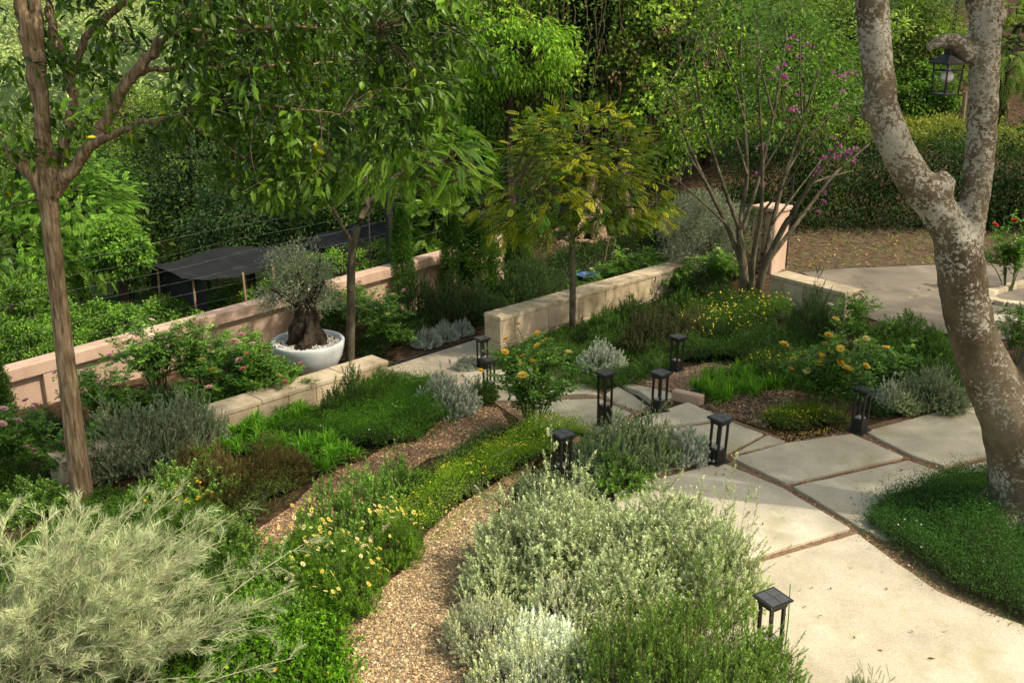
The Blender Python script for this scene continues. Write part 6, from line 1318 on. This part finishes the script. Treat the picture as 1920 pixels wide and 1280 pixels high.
# bougainvillea
bc = in_region(60, [(1440, 120), (1500, 70), (1560, 120), (1610, 200), (1600, 300), (1560, 400), (1530, 420), (1500, 320), (1440, 260)], 22.2, 23.4); br = empty('bougainvillea', (bc[:, 0].mean(), 22.8, .4), 'magenta flowering bougainvillea behind the bare stems', 'shrub'); bo_ = np.array(br.location)
m = MB(); crown(m, bc, .38, 40, .08, .05, MD1, BR2, droop=.5); m.build('foliage', M['leaf'], br, bo_)
m = MB(); b0 = np.tile([bc[:, 0].mean(), 22.9, .3], (len(bc), 1)); tubes(m, bez(b0, (b0 + bc) / 2 + np.array([0, 0, .8]), bc, np.broadcast_to(np.linspace(0, 1, 8), (len(bc), 8))), np.linspace(.03, .006, 8)[None] * np.ones((len(bc), 1)), 4, BRN); m.build('stems', M['stem'], br, bo_)
fl = np.concatenate([at_y(x, y, 21.9)[None] for x, y in ((1450, 150), (1470, 145), (1466, 125), (1480, 95), (1515, 88), (1520, 90), (1485, 75), (1570, 140), (1575, 150), (1585, 145), (1520, 285), (1560, 285), (1580, 295), (1590, 290), (1570, 300), (1545, 340), (1543, 380), (1427, 280), (1425, 350), (1590, 225), (1500, 180), (1560, 260), (1535, 320), (1470, 150), (1468, 148), (1600, 140), (1545, 300), (1552, 310), (1530, 330), (1548, 355), (1540, 365), (1535, 400), (1575, 280), (1595, 305), (1605, 285), (1475, 165), (1460, 135), (1500, 110), (1435, 300), (1420, 330), (1510, 240), (1490, 210), (1580, 175), (1565, 205))])
for i, p in enumerate(fl):
    o = bpy.data.objects.new('flower', bloom('cluster', (.44, .12, .37))); C.objects.link(o); o.parent = br; o.location = tuple(p - bo_); s = rng.uniform(.14, .27); o.scale = (s, s, s); o.rotation_euler = (0, 0, rng.random() * 6)
# pale flowers climbing the gate pillar
p = on_ground(1415, 506); cv = empty('climbing_plant', p, 'thin climber with dull purple blooms on the sunlit side of the gate pillar', 'climber'); m = MB()
k = 26; P = np.c_[rng.uniform(-.35, .35, k), rng.uniform(-.35, -.2, k), rng.uniform(.1, 1.35, k)]; crown(m, P, .1, 14, .06, .04, MD1, MD2); tubes(m, np.stack([P * [1, 1, 0], P * [1.1, 1, .5], P], 1), np.full((k, 3), .006), 3, BRN); m.build('foliage', M['leaf'], cv)
for q in P[:9]:
    o = bpy.data.objects.new('flower', bloom('cluster', (.25, .08, .16))); C.objects.link(o); o.parent = cv; o.location = tuple(q + np.array([0, -.06, 0])); o.scale = (.09,) * 3

# ------------------------------------------------------------------ wooded valley and hillside, one mass
def wood(label, n, r0, r1, leaf, per, cr, c1, c2, xr, seed_clump=1.0):
    cs = []; szs = []
    while len(cs) < n:
        r = math.sqrt(rng.uniform(r0 ** 2, r1 ** 2)); th = rng.uniform(*xr); x, y = r * math.sin(th), r * math.cos(th)
        if NX * x + NY * y > -26 and x < 3: continue
        if y < 33 and x > -4: continue
        s = cr * rng.uniform(.6, 1.3); cs.append((x, y, float(ground_z(x, y)) + s * .75)); szs.append(s)
    cs = np.array(cs); szs = np.array(szs); m = MB(); k = 16
    cc = np.repeat(cs, k, 0) + nrm(rng.normal(size=(len(cs) * k, 3)) + np.array([0, -.25, .35])) * np.repeat(szs, k)[:, None] * np.array([.8, .8, .7]) * rng.uniform(.6, 1, (len(cs) * k, 1))
    hue = np.repeat(rng.normal(0, .22, len(cs)), k)
    crr = np.repeat(szs, k) * .34; ci = np.repeat(np.arange(len(cc)), per); N_ = len(ci); off = rng.normal(0, .5, (N_, 3)); P = cc[ci] + off * crr[ci][:, None]
    D = nrm(off + rdir(N_) * .6 + np.array([0, 0, -.2])); U = nrm(rdir(N_) * .5 + np.array([0, -.2, .7]))
    leaves(m, P, D, U, leaf * np.exp(rng.normal(0, .25, N_)), leaf * .5, pal(N_, c1, c2, .18, np.clip(.5 + hue[ci] + off[:, 2] * .3 + rng.normal(0, .15, N_), 0, 1)))
    return world(m, 'wood', M['leaf'], 'stuff', label, 'wood', origin=(float(cs[:, 0].mean()), float(cs[:, 1].mean()), float(cs[:, 2].min())))
wood('sunlit green woods on the slope behind the hedge and on the right hillside', 170, 36, 120, .38, 26, 2.2, MD1, YG2, (-.12, .62))
wood('green valley woods beyond the pink wall', 330, 34, 115, .30, 30, 2.3, MD1, YG2, (-.72, -.1))
wood('pale hazy wooded hills on the horizon at the left', 430, 110, 520, .75, 26, 6.0, (.12, .16, .07), (.30, .35, .15), (-.7, .3))  # distance haze is mixed into these pale leaf colours
# ------------------------------------------------------------------ light
SUN_EL = math.radians(50); SX, SY = .94, -.34
sd = Vector((SX * math.cos(SUN_EL), SY * math.cos(SUN_EL), math.sin(SUN_EL)))
sl = bpy.data.lights.new('sun', 'SUN'); sl.energy = 4.5; sl.angle = math.radians(1.2); sl.color = (1.0, .90, .74)
so_ = bpy.data.objects.new('sun', sl); C.objects.link(so_); so_.rotation_euler = sd.to_track_quat('Z', 'Y').to_euler(); so_.location = (10, -10, 30)
w = bpy.data.worlds.new('World'); scene.world = w; w.use_nodes = True; nt = w.node_tree; nt.nodes.clear()
out = nt.nodes.new('ShaderNodeOutputWorld'); bg = nt.nodes.new('ShaderNodeBackground'); sky = nt.nodes.new('ShaderNodeTexSky')
sky.sky_type = 'NISHITA'; sky.sun_disc = False; sky.sun_elevation = SUN_EL; sky.sun_rotation = math.atan2(SX, SY); sky.air_density = 1.2; sky.dust_density = 3.0; sky.ozone_density = 1.0
bg.inputs['Strength'].default_value = .15
sky_gain = nt.nodes.new('ShaderNodeMix'); sky_gain.data_type = 'RGBA'; sky_gain.blend_type = 'MULTIPLY'; sky_gain.inputs[0].default_value = 1; sky_gain.inputs[7].default_value = (1.85, 1.64, 1.24, 1)   # warm white balance, plus added sky strength to brighten the shade
nt.links.new(sky.outputs[0], sky_gain.inputs[6]); nt.links.new(sky_gain.outputs[2], bg.inputs[0]); nt.links.new(bg.outputs[0], out.inputs[0])
scene.view_settings.view_transform = 'Standard'; scene.view_settings.look = 'None'; scene.view_settings.exposure = 0; scene.view_settings.gamma = 1
cy = scene.cycles
cy.max_bounces = 8; cy.diffuse_bounces = 4; cy.glossy_bounces = 2; cy.transmission_bounces = 6; cy.transparent_max_bounces = 8
cy.sample_clamp_indirect = 4; cy.use_denoising = True
